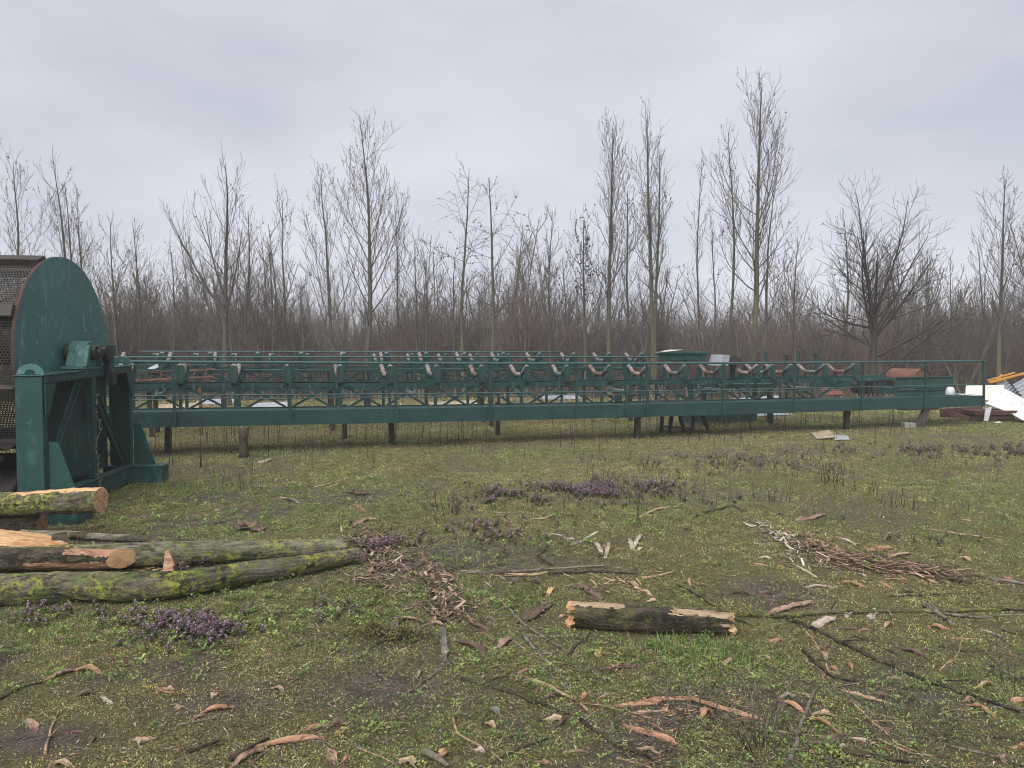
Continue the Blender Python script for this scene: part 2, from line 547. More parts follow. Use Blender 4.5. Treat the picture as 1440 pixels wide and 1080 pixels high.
def build_cover():
    # moss: tiny yellow green shoots
    x, y = scatter(2000000, 1.8, 28, 1.62)
    keep = rg.random(len(x)) < np.clip(1.05 - dirt_mask(x, y) * 1.15, 0.04, 1) * np.clip(-.2 + 1.6 * fbm(x * 5, y * 4, 77, 3), .12, 1)
    x, y = x[keep], y[keep]; n = len(x)
    s = .55 + y * .085
    tone = fbm(x * .8, y * .8, 90, 3)[:, None]
    C = pick(n, [(.21, .185, .052), (.16, .155, .042), (.205, .19, .085), (.095, .10, .03), (.17, .13, .075), (.12, .09, .06), (.05, .042, .022), (.25, .205, .13), (.13, .17, .05), (.12, .15, .045), (.19, .165, .10)], .28)
    cl = fbm(x * 9, y * 7, 97, 2)[:, None]
    C = C * np.clip(.35 + 1.3 * cl, .45, 1.3)
    hue = np.clip((fbm(x * .45 + 50, y * .55, 91, 4)[:, None] - .38) * 3.5, 0, 1)
    C = C * (.6 + .8 * tone) * (hue * np.array([1.5, 1.42, 1.4]) + (1 - hue) * np.array([1.12, 1.42, 1.15]))
    o = np_mesh('moss_cover', *leaves(x, y, gz(x, y) - .002, rg.random(n) * 6.28, rg.random(n) * 1.2 + .1, (.008 + .012 * rg.random(n)) * s, (.005 + .006 * rg.random(n)) * s, C)[:2], M['plant'], np.repeat(C, 4, axis=0))
    tag(o, 'yellow green moss covering most of the clearing', 'moss', kind='stuff')
    # low weeds, rosettes of small broad leaves
    x, y = scatter(15000, 1.8, 24, 1.5)
    g = fbm(x * .7 + 4, y * .9, 55, 3)
    keep = rg.random(len(x)) < np.clip((g - .45) * 4, 0, 1) * np.clip(1.1 - dirt_mask(x, y), 0.02, 1)
    x, y = x[keep], y[keep]
    ex, ey = [], []
    for (px, py, r_, n_) in [(960, 925, .3, 90), (700, 930, .25, 30), (330, 880, .5, 260), (100, 900, .6, 160), (230, 700, .8, 200), (380, 690, .8, 120), (610, 840, .3, 25),
                             (650, 790, .25, 40), (270, 740, .6, 150), (1230, 795, .1, 12), (700, 845, .15, 22), (500, 870, .3, 60), (1330, 975, .2, 30), (1190, 1055, .15, 26), (1150, 1065, .1, 14), (530, 1020, .12, 20),
                             (310, 825, .25, 60), (560, 700, .8, 80), (760, 775, .4, 40), (880, 745, .8, 60)]:
        p = G(px, py)
        ex.append(p.x + rg.normal(0, r_, n_)); ey.append(p.y + rg.normal(0, r_ * .7, n_))
    x = np.concatenate([x] + ex); y = np.concatenate([y] + ey)
    big = np.concatenate([np.full(len(x) - sum(len(e) for e in ex), 1.0)] + [np.full(len(e), 1.5) for e in ex])
    k = 9; n = len(x)
    xr = np.repeat(x, k); yr = np.repeat(y, k); s = np.repeat((.55 + y * .075) * (.6 + .8 * rg.random(n)) * big, k)
    az = (np.tile(np.arange(k) * 2.4, n) + np.repeat(rg.random(n) * 6, k)); el = rg.random(n * k) * .9 + .1
    rr = rg.random(n * k) * .018 * s
    xr = xr + np.cos(az) * rr; yr = yr + np.sin(az) * rr
    Cp = pick(n, [(.13, .19, .05), (.17, .24, .065), (.09, .135, .04), (.21, .25, .08), (.15, .16, .06)], .25)
    C = np.repeat(Cp, k, axis=0) * (.8 + .4 * rg.random((n * k, 1)))
    V, Fq, CC = leaves(xr, yr, gz(xr, yr) + .004 + rg.random(n * k) * .022 * s, az, el, (.011 + .011 * rg.random(n * k)) * s, (.007 + .006 * rg.random(n * k)) * s, C)
    tag(np_mesh('weed_cover', V, Fq, M['plant'], CC), 'low green broadleaf weeds spread through the moss', 'weeds', kind='stuff')
    # grass
    x, y = scatter(60000, 2.0, 30, 1.5)
    g = fbm(x * .6 + 40, y * .8, 66, 3)
    keep = rg.random(len(x)) < np.clip((g - .46) * 4, .02, .9) * np.clip(1.1 - dirt_mask(x, y), .05, 1)
    x, y = x[keep], y[keep]; hs = np.full(len(x), 1.0)
    ex, ey, eh = [x], [y], [hs]
    for (px, py, rx, n_, h_) in [(990, 915, .22, 1100, 1.6), (320, 826, .05, 60, 2.6), (270, 688, .45, 420, 2.2), (620, 835, .25, 160, 1.5), (700, 850, .2, 160, 1.3), (130, 955, .08, 70, 1.5), (800, 740, .5, 200, 1.3),
                                 (1240, 795, .08, 60, 1.6), (100, 885, .5, 700, 1.2), (30, 880, .3, 400, 1.2), (1130, 880, .3, 120, 1.0), (1340, 940, .25, 200, 1.1), (640, 790, .15, 110, 1.6), (1260, 975, .1, 90, 1.0),
                                 (410, 640, .5, 300, 2.0), (870, 700, .6, 200, 1.4), (1290, 960, .15, 110, 1.1)]:
        p = G(px, py)
        ex.append(p.x + rg.normal(0, rx, n_)); ey.append(p.y + rg.normal(0, rx * .7, n_)); eh.append(np.full(n_, h_))
    x = np.concatenate(ex); y = np.concatenate(ey); hs = np.concatenate(eh); n = len(x)
    s = .6 + y * .07
    C = pick(n, [(.11, .19, .045), (.14, .23, .06), (.08, .14, .035), (.22, .20, .09), (.28, .23, .12)], .25, [.32, .25, .2, .13, .10])
    V, Fq, CC = blades(x, y, gz(x, y) - .003, rg.random(n) * 6.28, .15 + rg.random(n) * .7, (.02 + .035 * rg.random(n)) * hs * s, (.0025 + .002 * rg.random(n)) * s, C)
    tag(np_mesh('grass', V, Fq, M['plant'], CC), 'short green grass in tufts between the moss', 'grass', kind='stuff')
    # flat litter flecks
    x, y = scatter(190000, 1.8, 24, 1.75)
    g = fbm(x * .8, y * .8 + 30, 71, 3)
    dens = np.clip((g - .36) * 2.6, .12, 1)
    for (px, py, rx, ry, w) in [(1180, 780, 1.3, .7, .8), (620, 830, .5, .6, .8), (760, 960, .9, .6, .6), (1150, 950, 1.0, .6, .5), (520, 760, .5, 1, .6), (870, 800, 1.2, .7, .6)]:
        dens = np.maximum(dens, w * blob(x, y, px, py, rx, ry))
    keep = rg.random(len(x)) < dens
    x, y = x[keep], y[keep]; n = len(x); s = .5 + y * .075
    C = pick(n, [(.28, .21, .14), (.17, .10, .06), (.34, .28, .20), (.045, .034, .026), (.11, .08, .058), (.22, .11, .06), (.14, .12, .10)], .3, [.13, .14, .08, .25, .2, .06, .14])
    V, Fq, CC = leaves(x, y, gz(x, y) + .003 + .008 * rg.random(n), rg.random(n) * 6.28, (rg.random(n) - .35) * .5, (.006 + .06 * rg.random(n) ** 3.2) * s, (.003 + .009 * rg.random(n) ** 1.5) * s, C, .05)
    tag(np_mesh('leaf_litter', V, Fq, M['litter'], CC), 'small flecks of bark and dead leaf over the soil', 'litter', kind='stuff')
    # fine dead twiglets lying about
    x, y = scatter(30000, 1.8, 18, 1.6)
    n = len(x); P = np.stack([x, y, gz(x, y) + .006], -1); s = .6 + y * .05
    C = pick(n, [(.30, .24, .17), (.10, .075, .055), (.05, .038, .03), (.2, .17, .14)], .3)
    az = rg.random(n) * 6.28
    V, Fq, CC = stems(P, az, np.full(n, 1.0), (.04 + .16 * rg.random(n) ** 2) * s, (.0015 + .0020 * rg.random(n)) * s, C, 4, -.1, .12)
    V[:, 2] = gz(V[:, 0], V[:, 1]) + .004 + np.clip((V[:, 2] - np.repeat(P[:, 2], 12)) * .12, 0, .03)
    tag(np_mesh('twig_litter', V, Fq, M['litter'], CC), 'fine dead twigs strewn over the moss', 'twigs', kind='stuff')


def build_nettles():
    """purple dead nettle: little upright plants with a purple top"""
    xs, ys = [], []
    for (px, py, rx, ry, n_) in [(770, 697, .85, .5, 620), (850, 690, .8, .45, 520), (800, 700, 1.3, .5, 300), (290, 888, .32, .2, 260), (340, 884, .2, .14, 110), (245, 885, .35, .12, 120), (280, 795, .16, .08, 110), (245, 800, .2, .08, 60),
                             (990, 648, 1.1, .6, 260), (1060, 655, 1.2, .5, 120), (1320, 634, 1.5, .35, 420), (1410, 642, 1.3, .35, 340), (1270, 630, .8, .3, 160), (1480, 650, 1.2, .3, 160), (745, 822, .1, .1, 40), (560, 767, .3, .2, 80), (640, 750, .7, .4, 140),
                             (120, 880, .8, .2, 90), (60, 870, .5, .2, 50), (700, 755, .6, .4, 90), (150, 870, .5, .15, 60), (420, 868, .3, .15, 40), (540, 770, .15, .2, 60), (1240, 755, .5, .4, 60), (1330, 760, .7, .4, 60), (480, 770, .1, .1, 30)]:
        p = G(px, py)
        xs.append(p.x + rg.normal(0, rx * .7, n_)); ys.append(p.y + rg.normal(0, ry * .7, n_))
    x = np.concatenate(xs); y = np.concatenate(ys)
    kp = rg.random(len(x)) < np.clip((fbm(x * 3.5, y * 2.5, 123, 3) - .42) * 3.0, .04, .75)
    x, y = x[kp], y[kp]; n = len(x)
    sc = .8 + y * .05
    H = (.035 + .05 * rg.random(n)) * sc
    z = gz(x, y)
    parts = []
    P = np.stack([x, y, z - .004], -1)
    parts.append(stems(P, rg.random(n) * 6, rg.random(n) * .3, H, .0022 * sc, pick(n, [(.06, .05, .035), (.07, .04, .05)], .2), 3))
    k = 12
    f = np.tile(np.linspace(.15, 1.0, k), n)
    rep = lambda a: np.repeat(a, k)
    az = rg.random(n * k) * 6.28; L = rep(sc) * (.018 + .012 * rg.random(n * k)) * (1.15 - .5 * f)
    low = pick(n * k, [(.06, .085, .03), (.085, .10, .04), (.07, .05, .05)], .25)
    top = pick(n * k, [(.15, .095, .13), (.18, .115, .155), (.11, .08, .08), (.09, .10, .05), (.22, .15, .19)], .25)
    C = np.where((f > .55)[:, None], top, low)
    parts.append(leaves(rep(x), rep(y), rep(z) + f * rep(H), az, .1 + rg.random(n * k) * .6, L, L * .8, C, .5))
    k2 = 5
    rep2 = lambda a: np.repeat(a, k2)
    f2 = .7 + .35 * rg.random(n * k2); az = rg.random(n * k2) * 6.28
    L2 = rep2(sc) * (.012 + .006 * rg.random(n * k2))
    parts.append(leaves(rep2(x), rep2(y), rep2(z) + f2 * rep2(H), az, .2 + rg.random(n * k2) * .8, L2, L2 * .6, pick(n * k2, [(.30, .18, .28), (.36, .25, .34), (.22, .13, .20)], .2), .1))
    tag(np_mesh('purple_flowers', *join(parts)[:2], M['plant'], join(parts)[2]), 'purple dead nettle flowering in low patches', 'flowers', kind='stuff')


def build_dry_stems():
    # brown dead stalks under and before the conveyor, and grey wisps of last year's weeds
    parts = []
    n = 900
    sx = rg.random(n) * 22 - 4.0
    off = rg.normal(1.0, 1.6, n)
    x = -6.24 + .953 * sx - .303 * off; y = 12.1 + .303 * sx + .953 * off
    keep = rg.random(n) < np.clip((fbm(x * .7, y * .7, 15, 2) - .33) * 4, .05, 1)
    x, y = x[keep], y[keep]; n = len(x)
    P = np.stack([x, y, gz(x, y) - .01], -1)
    parts.append(stems(P, rg.random(n) * 6.28, rg.random(n) * .12, .25 + .45 * rg.random(n), .004 + .004 * rg.random(n), pick(n, [(.085, .035, .025), (.06, .035, .025), (.11, .065, .045), (.035, .026, .022)], .3), 4, .3, .04))
    # wispy grey purple dead weeds
    x, y = scatter(12000, 6.5, 20, .6, 44)
    g = fbm(x * .45 + 3, y * .6, 44, 3)
    keep = rg.random(len(x)) < np.clip((g - .50) * 6, 0, 1)
    x, y = x[keep], y[keep]; n = len(x)
    P = np.stack([x, y, gz(x, y) - .005], -1)
    parts.append(stems(P, rg.random(n) * 6.28, rg.random(n) * .5, .05 + .14 * rg.random(n) ** 1.5, .0022 + y * .0002, pick(n, [(.13, .10, .10), (.17, .14, .125), (.08, .06, .058), (.15, .09, .10)], .3), 4, .4, .1))
    # a few tall single stalks
    for (px, py, H, n_) in [(745, 712, .3, 3), (760, 716, .25, 2), (845, 672, .35, 4), (860, 676, .3, 2), (920, 700, .22, 3), (890, 715, .2, 2), (1170, 680, .3, 16), (1265, 712, .25, 10), (1090, 706, .22, 6), (910, 745, .5, 2), (330, 690, .3, 4), (630, 720, .3, 5), (640, 735, .2, 3), (905, 660, .25, 6), (1215, 690, .22, 8), (430, 850, .15, 2)]:
        p = G(px, py)
        x = p.x + rg.normal(0, .12, n_); y = p.y + rg.normal(0, .12, n_)
        P = np.stack([x, y, gz(x, y) - .01], -1)
        parts.append(stems(P, rg.random(n_) * 6.28, rg.random(n_) * .35, H * (.6 + .5 * rg.random(n_)), np.full(n_, .006), pick(n_, [(.045, .03, .026), (.06, .04, .035)], .2), 5, .2, .12))
    tag(np_mesh('dry_stalks', *join(parts)[:2], M['twig'], join(parts)[2]), 'dead brown weed stalks standing in the grass below the conveyors', 'dead weeds', kind='stuff')


build_cover(); build_nettles(); build_dry_stems()

# ------------------------------------------------------------------ the drum machine
def build_trommel():
    u = Vector((-.116, .993, 0)).normalized()
    rz = math.atan2(u.y, u.x) - math.pi / 2          # local +y along the frame, local +x outward to the right
    base = Vector((-4.87, 7.57, 0))
    t = empty('trommel_drum', base, rz)
    tag(t, 'green end disc and dark perforated screening drum held in a tall green steel frame', 'drum screen')
    LEN, R_, DX = 2.33, 1.125, -.30
    tc, zc = 1.19, 1.735
    # frame --------------------------------------------------------------
    top = lambda y: 1.487 + .075 * y / LEN
    W = -.27
    b = MB()
    b.box(-.03, .03, .03, LEN - .03, 0, .215); b.box(-.09, .045, .028, LEN - .028, .216, .228)
    sf = b.build('support_frame', M['frame'], t, bevel=.006)
    for (yw, y0, y1) in ((0, .026, .09), (LEN - .025, LEN - .09, LEN - .026)):
        f = MB()
        f.prism([(W, yw, 0), (0, yw, 0), (0, yw, top(yw)), (W, yw, top(yw))], (0, .025, 0))
        for xx in (-.016, W + .002):
            f.prism([(xx, y0, .23), (xx, y1, .23), (xx, y1, top(y1) - .085), (xx, y0, top(y0) - .085)], (.018, 0, 0))
        f.build('column', M['frame'], sf, bevel=.006)
    b = MB()
    b.prism([(W - .01, -.015, top(0)), (.02, -.015, top(0)), (.02, LEN + .015, top(LEN)), (W - .01, LEN + .015, top(LEN))], (0, 0, .012))
    b.prism([(-.012, .026, top(0) - .082), (-.012, LEN - .026, top(LEN) - .082), (-.012, LEN - .026, top(LEN) - .001), (-.012, .026, top(0) - .001)], (.024, 0, 0))
    b.build('top_beam', M['frame'], sf, bevel=.004)
    b = MB()
    b.box(-.055, .012, 1.12, 1.19, .23, 1.435); b.box(.0125, .02, 1.105, 1.125, .23, 1.435); b.box(.0125, .02, 1.185, 1.205, .23, 1.435)
    b.build('centre_post', M['frame'], sf, bevel=.004)
    for (ya, yb) in ((.14, .98), (LEN - .12, 1.30)):
        b = MB(); b.bar((-.10, ya, .30), (-.10, yb, 1.40), .14, .05, up=(1, 0, 0)); b.bar((-.065, ya + .0, .30), (-.065, yb, 1.40), .012, .03, up=(1, 0, 0))
        b.build('brace', M['frame'], sf, bevel=.005)
    b = MB(); b.box(W + .0205, W + .028, .095, 1.0, .232, 1.42); b.box(W + .0205, W + .028, 1.01, LEN - .22, .232, 1.42)
    b.build('back_plate', M['frame'], sf)
    for (y0, sg) in ((.0, 1), (LEN, -1)):                                       # corner plates under the top beam
        b = MB()
        z0 = top(y0) - .084
        b.prism([(.014, y0 + sg * .01, z0), (.014, y0 + sg * .24, z0), (.014, y0 + sg * .085, z0 - .32), (.014, y0 + sg * .01, z0 - .32)], (.012, 0, 0))
        b.build('corner_plate', M['frame'], sf, bevel=.003)
        b = MB()                                                                # side gusset standing on the foot
        yy = y0 + sg * .05
        b.prism([(.022, yy, .226), (.30, yy, .226), (.12, yy, .78), (.022, yy, .80)], (0, .018, 0))
        b.build('gusset', M['frame'], sf, bevel=.003)
        b = MB(); ya, yb = (-.22, .12) if sg > 0 else (LEN - .14, LEN + .10)
        b.box(-.34, .42, ya, yb, -.06, .20); b.box(-.35, .43, ya - .01, yb + .01, .201, .222)
        b.build('foot', M['frame'], sf, bevel=.006)
        b = MB()                                                                # lifting lug: half round plate with a hole
        zt = top(y0) + .013; yc = y0 + sg * .02; n = 20; ro, ri = .115, .045
        xc = -.125
        vs, fs = [], []
        for k in range(n + 1):
            a = math.pi * k / n
            for rr, zz in ((ro, 0), (ri, .035)):
                vs.append((xc + rr * math.cos(a) * 1.15, yc, zt + zz * 0 + max(rr * math.sin(a), 0) * 1.0 + (0.012 if rr == ri else 0)))
        m_ = len(vs)
        vs += [(x, y + .022, z) for (x, y, z) in vs]
        for k in range(n):
            a0, a1, b0, b1 = 2 * k, 2 * k + 1, 2 * k + 2, 2 * k + 3
            fs += [(a0, a1, b1, b0), (m_ + a0, m_ + b0, m_ + b1, m_ + a1), (a0, b0, m_ + b0, m_ + a0), (a1, m_ + a1, m_ + b1, b1)]
        b.add(vs, fs); b.build('lifting_lug', M['disc'], sf)
    # end disc --------------------------------------------------------------
    def disc(x, name, rim):
        d = MB(); n = 96
        P0 = [(x, tc + R_ * math.cos(2 * math.pi * k / n), zc + R_ * math.sin(2 * math.pi * k / n)) for k in range(n)]
        P1 = [(px - .03, py, pz) for (px, py, pz) in P0]
        d.add(P0 + P1, [tuple(range(n)), tuple(reversed(range(n, 2 * n)))]); d.add(P0 + P1, [(k, n + k, n + (k + 1) % n, (k + 1) % n) for k in range(n)], 1)
        return d.build(name, [M['disc'], M['rust_dark']], t, bevel=0)
    disc(DX, 'end_disc', True)
    # bearing on the top beam ----------------------------------------------
    zb = top(tc) + .013
    b = MB()
    b.prism([(-.26, tc - .26, zb), (.0, tc - .26, zb), (.0, tc + .26, zb), (-.26, tc + .26, zb)], (0, 0, .035))
    be = b.build('bearing_base', M['disc'], t, bevel=.006)
    b = MB()
    hs = []
    for k in range(15):
        a = math.pi * k / 14
        hs.append((-.22, tc + .155 * math.cos(a), zc + .14 * math.sin(a)))
    b.prism([(-.22, tc + .235, zb + .036)] + hs + [(-.22, tc - .235, zb + .036)], (.19, 0, 0))
    bh = b.build('bearing_housing', M['disc'], t, bevel=.01)
    b = MB(); b.tube([(-.031, tc, zc), (.05, tc, zc)], .085, 24); b.tube([(.05, tc, zc), (.10, tc, zc)], .05, 20)
    b.build('shaft', M['dark_steel'], bh, bevel=.004)
    b = MB(); b.tube([(-.32, tc, zc), (-.225, tc, zc)], .10, 24)
    b.build('hub', M['dark_steel'], t)
    for s in (-1, 1):
        b = MB(); b.prism([(-.12, tc + s * .24, zb + .036), (-.12, tc + s * .165, zb + .036), (-.12, tc + s * .10, zc + .09), (-.12, tc + s * .15, zc + .09)], (.14, 0, 0)); b.build('bearing_rib', M['disc'], bh, bevel=.005)
    # the drive bracket beside it, greasy and dark
    b = MB()
    b.box(-.10, .06, tc + .30, tc + .44, zb - .10, zb + .16); b.box(-.06, .075, tc + .33, tc + .47, zb + .16, zb + .30)
    g = b.build('drive_bracket', M['frame'], t, bevel=.008)
    b = MB(); b.tube([(.0, tc + .27, zb + .17), (.085, tc + .27, zb + .17)], .085, 20); b.tube([(.0, tc + .16, zb + .22), (.095, tc + .16, zb + .22)], .06, 16)
    b.build('sprocket', M['dark_steel'], g, bevel=.004)
    b = MB(); b.box(.03, .10, tc + .28, tc + .40, zb - .20, zb - .02); b.build('chain_guard', M['dark_steel'], g, bevel=.006)
    # drum cage -------------------------------------------------------------
    DL = 2.8
    ap = 1.03; Rv = ap / math.cos(math.pi / 8); half = ap * math.tan(math.pi / 8)
    # one perforated sheet with real holes
    pw = 2 * half - .10; nx, ny = int(DL / .032), int(pw / .029)
    cx, cy = DL / nx, pw / ny
    V, Fq = [], []
    ang = [R(45 * k + 22.5 - 22.5) for k in range(8)]
    for j in range(ny):
        for i in range(-1, nx):
            ox = (i + (.5 if j % 2 else 0)) * cx + cx / 2
            if ox < cx * .3 or ox > DL - cx * .3: continue
            oy = -pw / 2 + (j + .5) * cy
            b0 = len(V)
            sq = [(1, 0), (1, 1), (0, 1), (-1, 1), (-1, 0), (-1, -1), (0, -1), (1, -1)]
            for (sx, sy) in sq: V.append((-ox - sx * cx / 2, oy + sy * cy / 2, 0))
            for a in ang: V.append((-ox - .0122 * math.cos(a), oy + .0115 * math.sin(a), 0))
            for k in range(8): Fq.append((b0 + k, b0 + (k + 1) % 8, b0 + 8 + (k + 1) % 8, b0 + 8 + k))
    pan = np_mesh('perforated_panel', np.array(V), np.array(Fq), M['drum_steel'], parent=t)
    rim = MB()
    rim.bar((0, 0, 0), (-DL, 0, 0), .15, .12); bar = rim.build('longitudinal_bar', M['bar_brown'], t, bevel=.008)
    for k in range(8):
        a = math.pi / 4 * k
        o = pan if k == 0 else pan.copy()
        q = bar if k == 0 else bar.copy()
        if k: col.objects.link(o); col.objects.link(q); o.parent = t; q.parent = t
        o.location = (DX - .031, tc + ap * math.cos(a), zc + ap * math.sin(a)); o.rotation_euler = (a + math.pi / 2, 0, 0)
        av = a + math.pi / 8
        q.location = (DX - .031, tc + (Rv - .015) * math.cos(av), zc + (Rv - .015) * math.sin(av)); q.rotation_euler = (av - math.pi / 2, 0, 0)
    b = MB(); b.tube([(DX - .03, tc, zc), (DX - DL, tc, zc)], .14, 24); b.build('drum_axle', M['drum_steel'], t)
    disc(DX - DL - .031, 'end_disc', True)
    # troughs below the drum
    b = MB()
    n = 60
    for k in range(n):
        y0 = -.05 + 2.5 * k / n; y1 = -.05 + 2.5 * (k + 1) / n
        z0 = .72 + .02 * math.sin(k * 1.05); z1 = .72 + .02 * math.sin((k + 1) * 1.05)
        b.add([(-.42, y0, z0), (-DL, y0, z0), (-DL, y1, z1), (-.42, y1, z1)], [(0, 1, 2, 3)], 0, True)
    b.build('corrugated_tray', M['dark_steel'], t)
    b = MB()
    pr = [(-.08, .95), (-.08, .80), (.0, .66), (.06, .58), (.1, .50)]
    b.box(-DL, -.42, -.16, -.12, .78, 1.12); b.box(-DL, -.42, .04, .10, .60, .66)
    b.build('side_skirt', M['drum_steel'], t, bevel=.006)
    b = MB()
    pts = []
    for k in range(13):
        a = math.pi * k / 12
        pts.append((-.40, 1.0 + 1.0 * math.cos(a), .62 * math.sin(a) - .06))
    b.prism(pts, (-.9, 0, 0)); b.build('rubber_hood', M['dark_steel'], t, bevel=.01)
    # second pair of legs at the far end of the drum
    b = MB()
    for y in (.1, LEN - .1): b.box(-DL - .66, -DL - .44, y - .09, y + .09, -.05, 1.47)
    b.box(-DL - .68, -DL - .42, 0, LEN, 1.471, 1.58); b.box(-DL - .6, -DL - .33, tc - .2, tc + .2, 1.581, 1.9)
    b.build('rear_frame', M['frame'], t, bevel=.006)


build_trommel()
# dry creeper climbing the frame
def creeper():
    p = G(108, 702); b = MB()
    x0, y0 = -4.79, 8.42
    pts = [Vector((x0 + .02 * math.sin(k * 1.7), y0 + .03 * math.sin(k * .9), .02 + k * .1)) for k in range(13)]
    b.tube(pts, [.007 - .0004 * k for k in range(13)], 6)
    for k in range(2, 13):
        for s in (-1, 1):
            q = pts[k] + Vector((.004, s * .02, .03)); b.tube([pts[k], q, q + Vector((.004, s * .008, .012))], [.003, .006, .002], 5)
    tag(b.build('creeper_stem', M['stick_grey']), 'thin pale creeper stem with buds climbing inside the green frame', 'creeper')


creeper()

# ------------------------------------------------------------------ conveyors
AX, AY, AROT = -6.24, 12.1, math.atan2(.303, .953)


def make_idler(name='idler'):
    """three roller trough set; local y runs across the belt"""
    base = MB()
    base.box(-.045, .045, -.56, .56, 0, .05)
    base.box(-.05, -.046, -.56, .56, -.03, .052)
    for s in (-1, 1):
        pts = [(-.07, s * .50, .05), (.07, s * .50, .05)]
        top_ = [(.075 * math.cos(math.pi * k / 8), s * .50, .27 + .06 * math.sin(math.pi * k / 8)) for k in range(9)]
        base.prism(pts + top_, (0, .014, 0))
        base.prism([(-.035, s * .185, .05), (.035, s * .185, .05), (.03, s * .185, .17), (-.03, s * .185, .17)], (0, .012, 0))
    segs = [((0, -.475, .325), (0, -.205, .165)), ((0, -.175, .15), (0, .175, .15)), ((0, .205, .165), (0, .475, .325))]
    rolls = []
    for (p, q) in segs:
        p, q = Vector(p), Vector(q); d = (q - p).normalized()
        r = MB()
        r.tube([p, p + d * .006, q - d * .006, q], [.036, .045, .045, .036], 14)
        r.tube([p - d * .02, q + d * .02], .012, 8)
        rolls.append(r)
    return base, rolls


_idler_cache = {}


def put_idler(parent, x, y, z, k, red=False):
    key = k % 3 if red is not None else 0
    if key not in _idler_cache:
        base, rolls = make_idler()
        o = base.build('idler', M['conv'], parent, bevel=.004)
        rs = [r.build('roller', M[(('roller_green', 'roller_green', 'roller'), ('roller_green', 'roller_red', 'roller_red'), ('roller', 'roller', 'roller'))[key][i]], o) for i, r in enumerate(rolls)]
        _idler_cache[key] = (o, rs)
    else:
        p, prs = _idler_cache[key]
        o = p.copy(); col.objects.link(o); o.parent = parent
        for r in prs:
            c = r.copy(); col.objects.link(c); c.parent = o
    o.location = (x, y, z)
    o.rotation_euler = (0, 0, random.uniform(-.06, .06))
    return o


def truss(b, s0, s1, joints, y0, y1, zb, zt, chord=.1, dw=.045):
    """two lattice side frames joined by cross bars"""
    for y, sg in ((y0, 1), (y1, -1)):
        b.box(s0, s1, y - .006, y + .006, zt - chord, zt)                     # chord web
        b.box(s0, s1, y + sg * .0065, y + sg * .06, zt - .008, zt - .0005)     # flanges
        b.box(s0, s1, y + sg * .0065, y + sg * .06, zt - chord + .001, zt - chord + .008)
        b.box(s0, s1, y - .03, y + .03, zb, zb + .012)
        b.box(s0, s1, min(y - sg * .006, y - sg * .018), max(y - sg * .006, y - sg * .018), zb + .0125, zb + .05)
        for a, c in zip(joints[:-1], joints[1:]):
            m = (a + c) / 2
            b.bar((a + .05, y, zt - chord), (m - .05, y, zb + .05), .012, dw, up=(0, 1, 0)) if False else None
            zc0, zc1 = zt - chord + .01, zb + .03
            prs = (((a + .06, zc0), (m - .08, zc1)), ((m + .08, zc1), (c - .06, zc0))) if sg > 0 else (((a + .06, zc1), (m - .08, zc0)), ((m + .08, zc0), (c - .06, zc1)))
            for (pa, pz), (qa, qz) in prs:
                p, q = (pa, y + sg * .012, pz), (qa, y + sg * .012, qz)
                b.bar(p, q, .010, dw, up=(0, 1, 0))
                b.bar((p[0], p[1] + sg * .02, p[2] + .015), (q[0], q[1] + sg * .02, q[2] + .015), dw * .7, .008, up=(0, 1, 0))
            b.box(m - .035, m + .035, y - .014, y - .007, zb + .012, zt - chord)
            b.box(a - .03, a + .03, y + sg * .007, y + sg * .014, zb + .012, zt - chord)
    for a, c in zip(joints[:-1], joints[1:]):
        m = (a + c) / 2
        for x in (a, m):
            b.bar((x, y0 + .062, zt - .05), (x, y1 - .062, zt - .05), .05, .05)
            b.bar((x + .004, y0 + .04, zb + .04), (x + .004, y1 - .04, zb + .04), .05, .05)


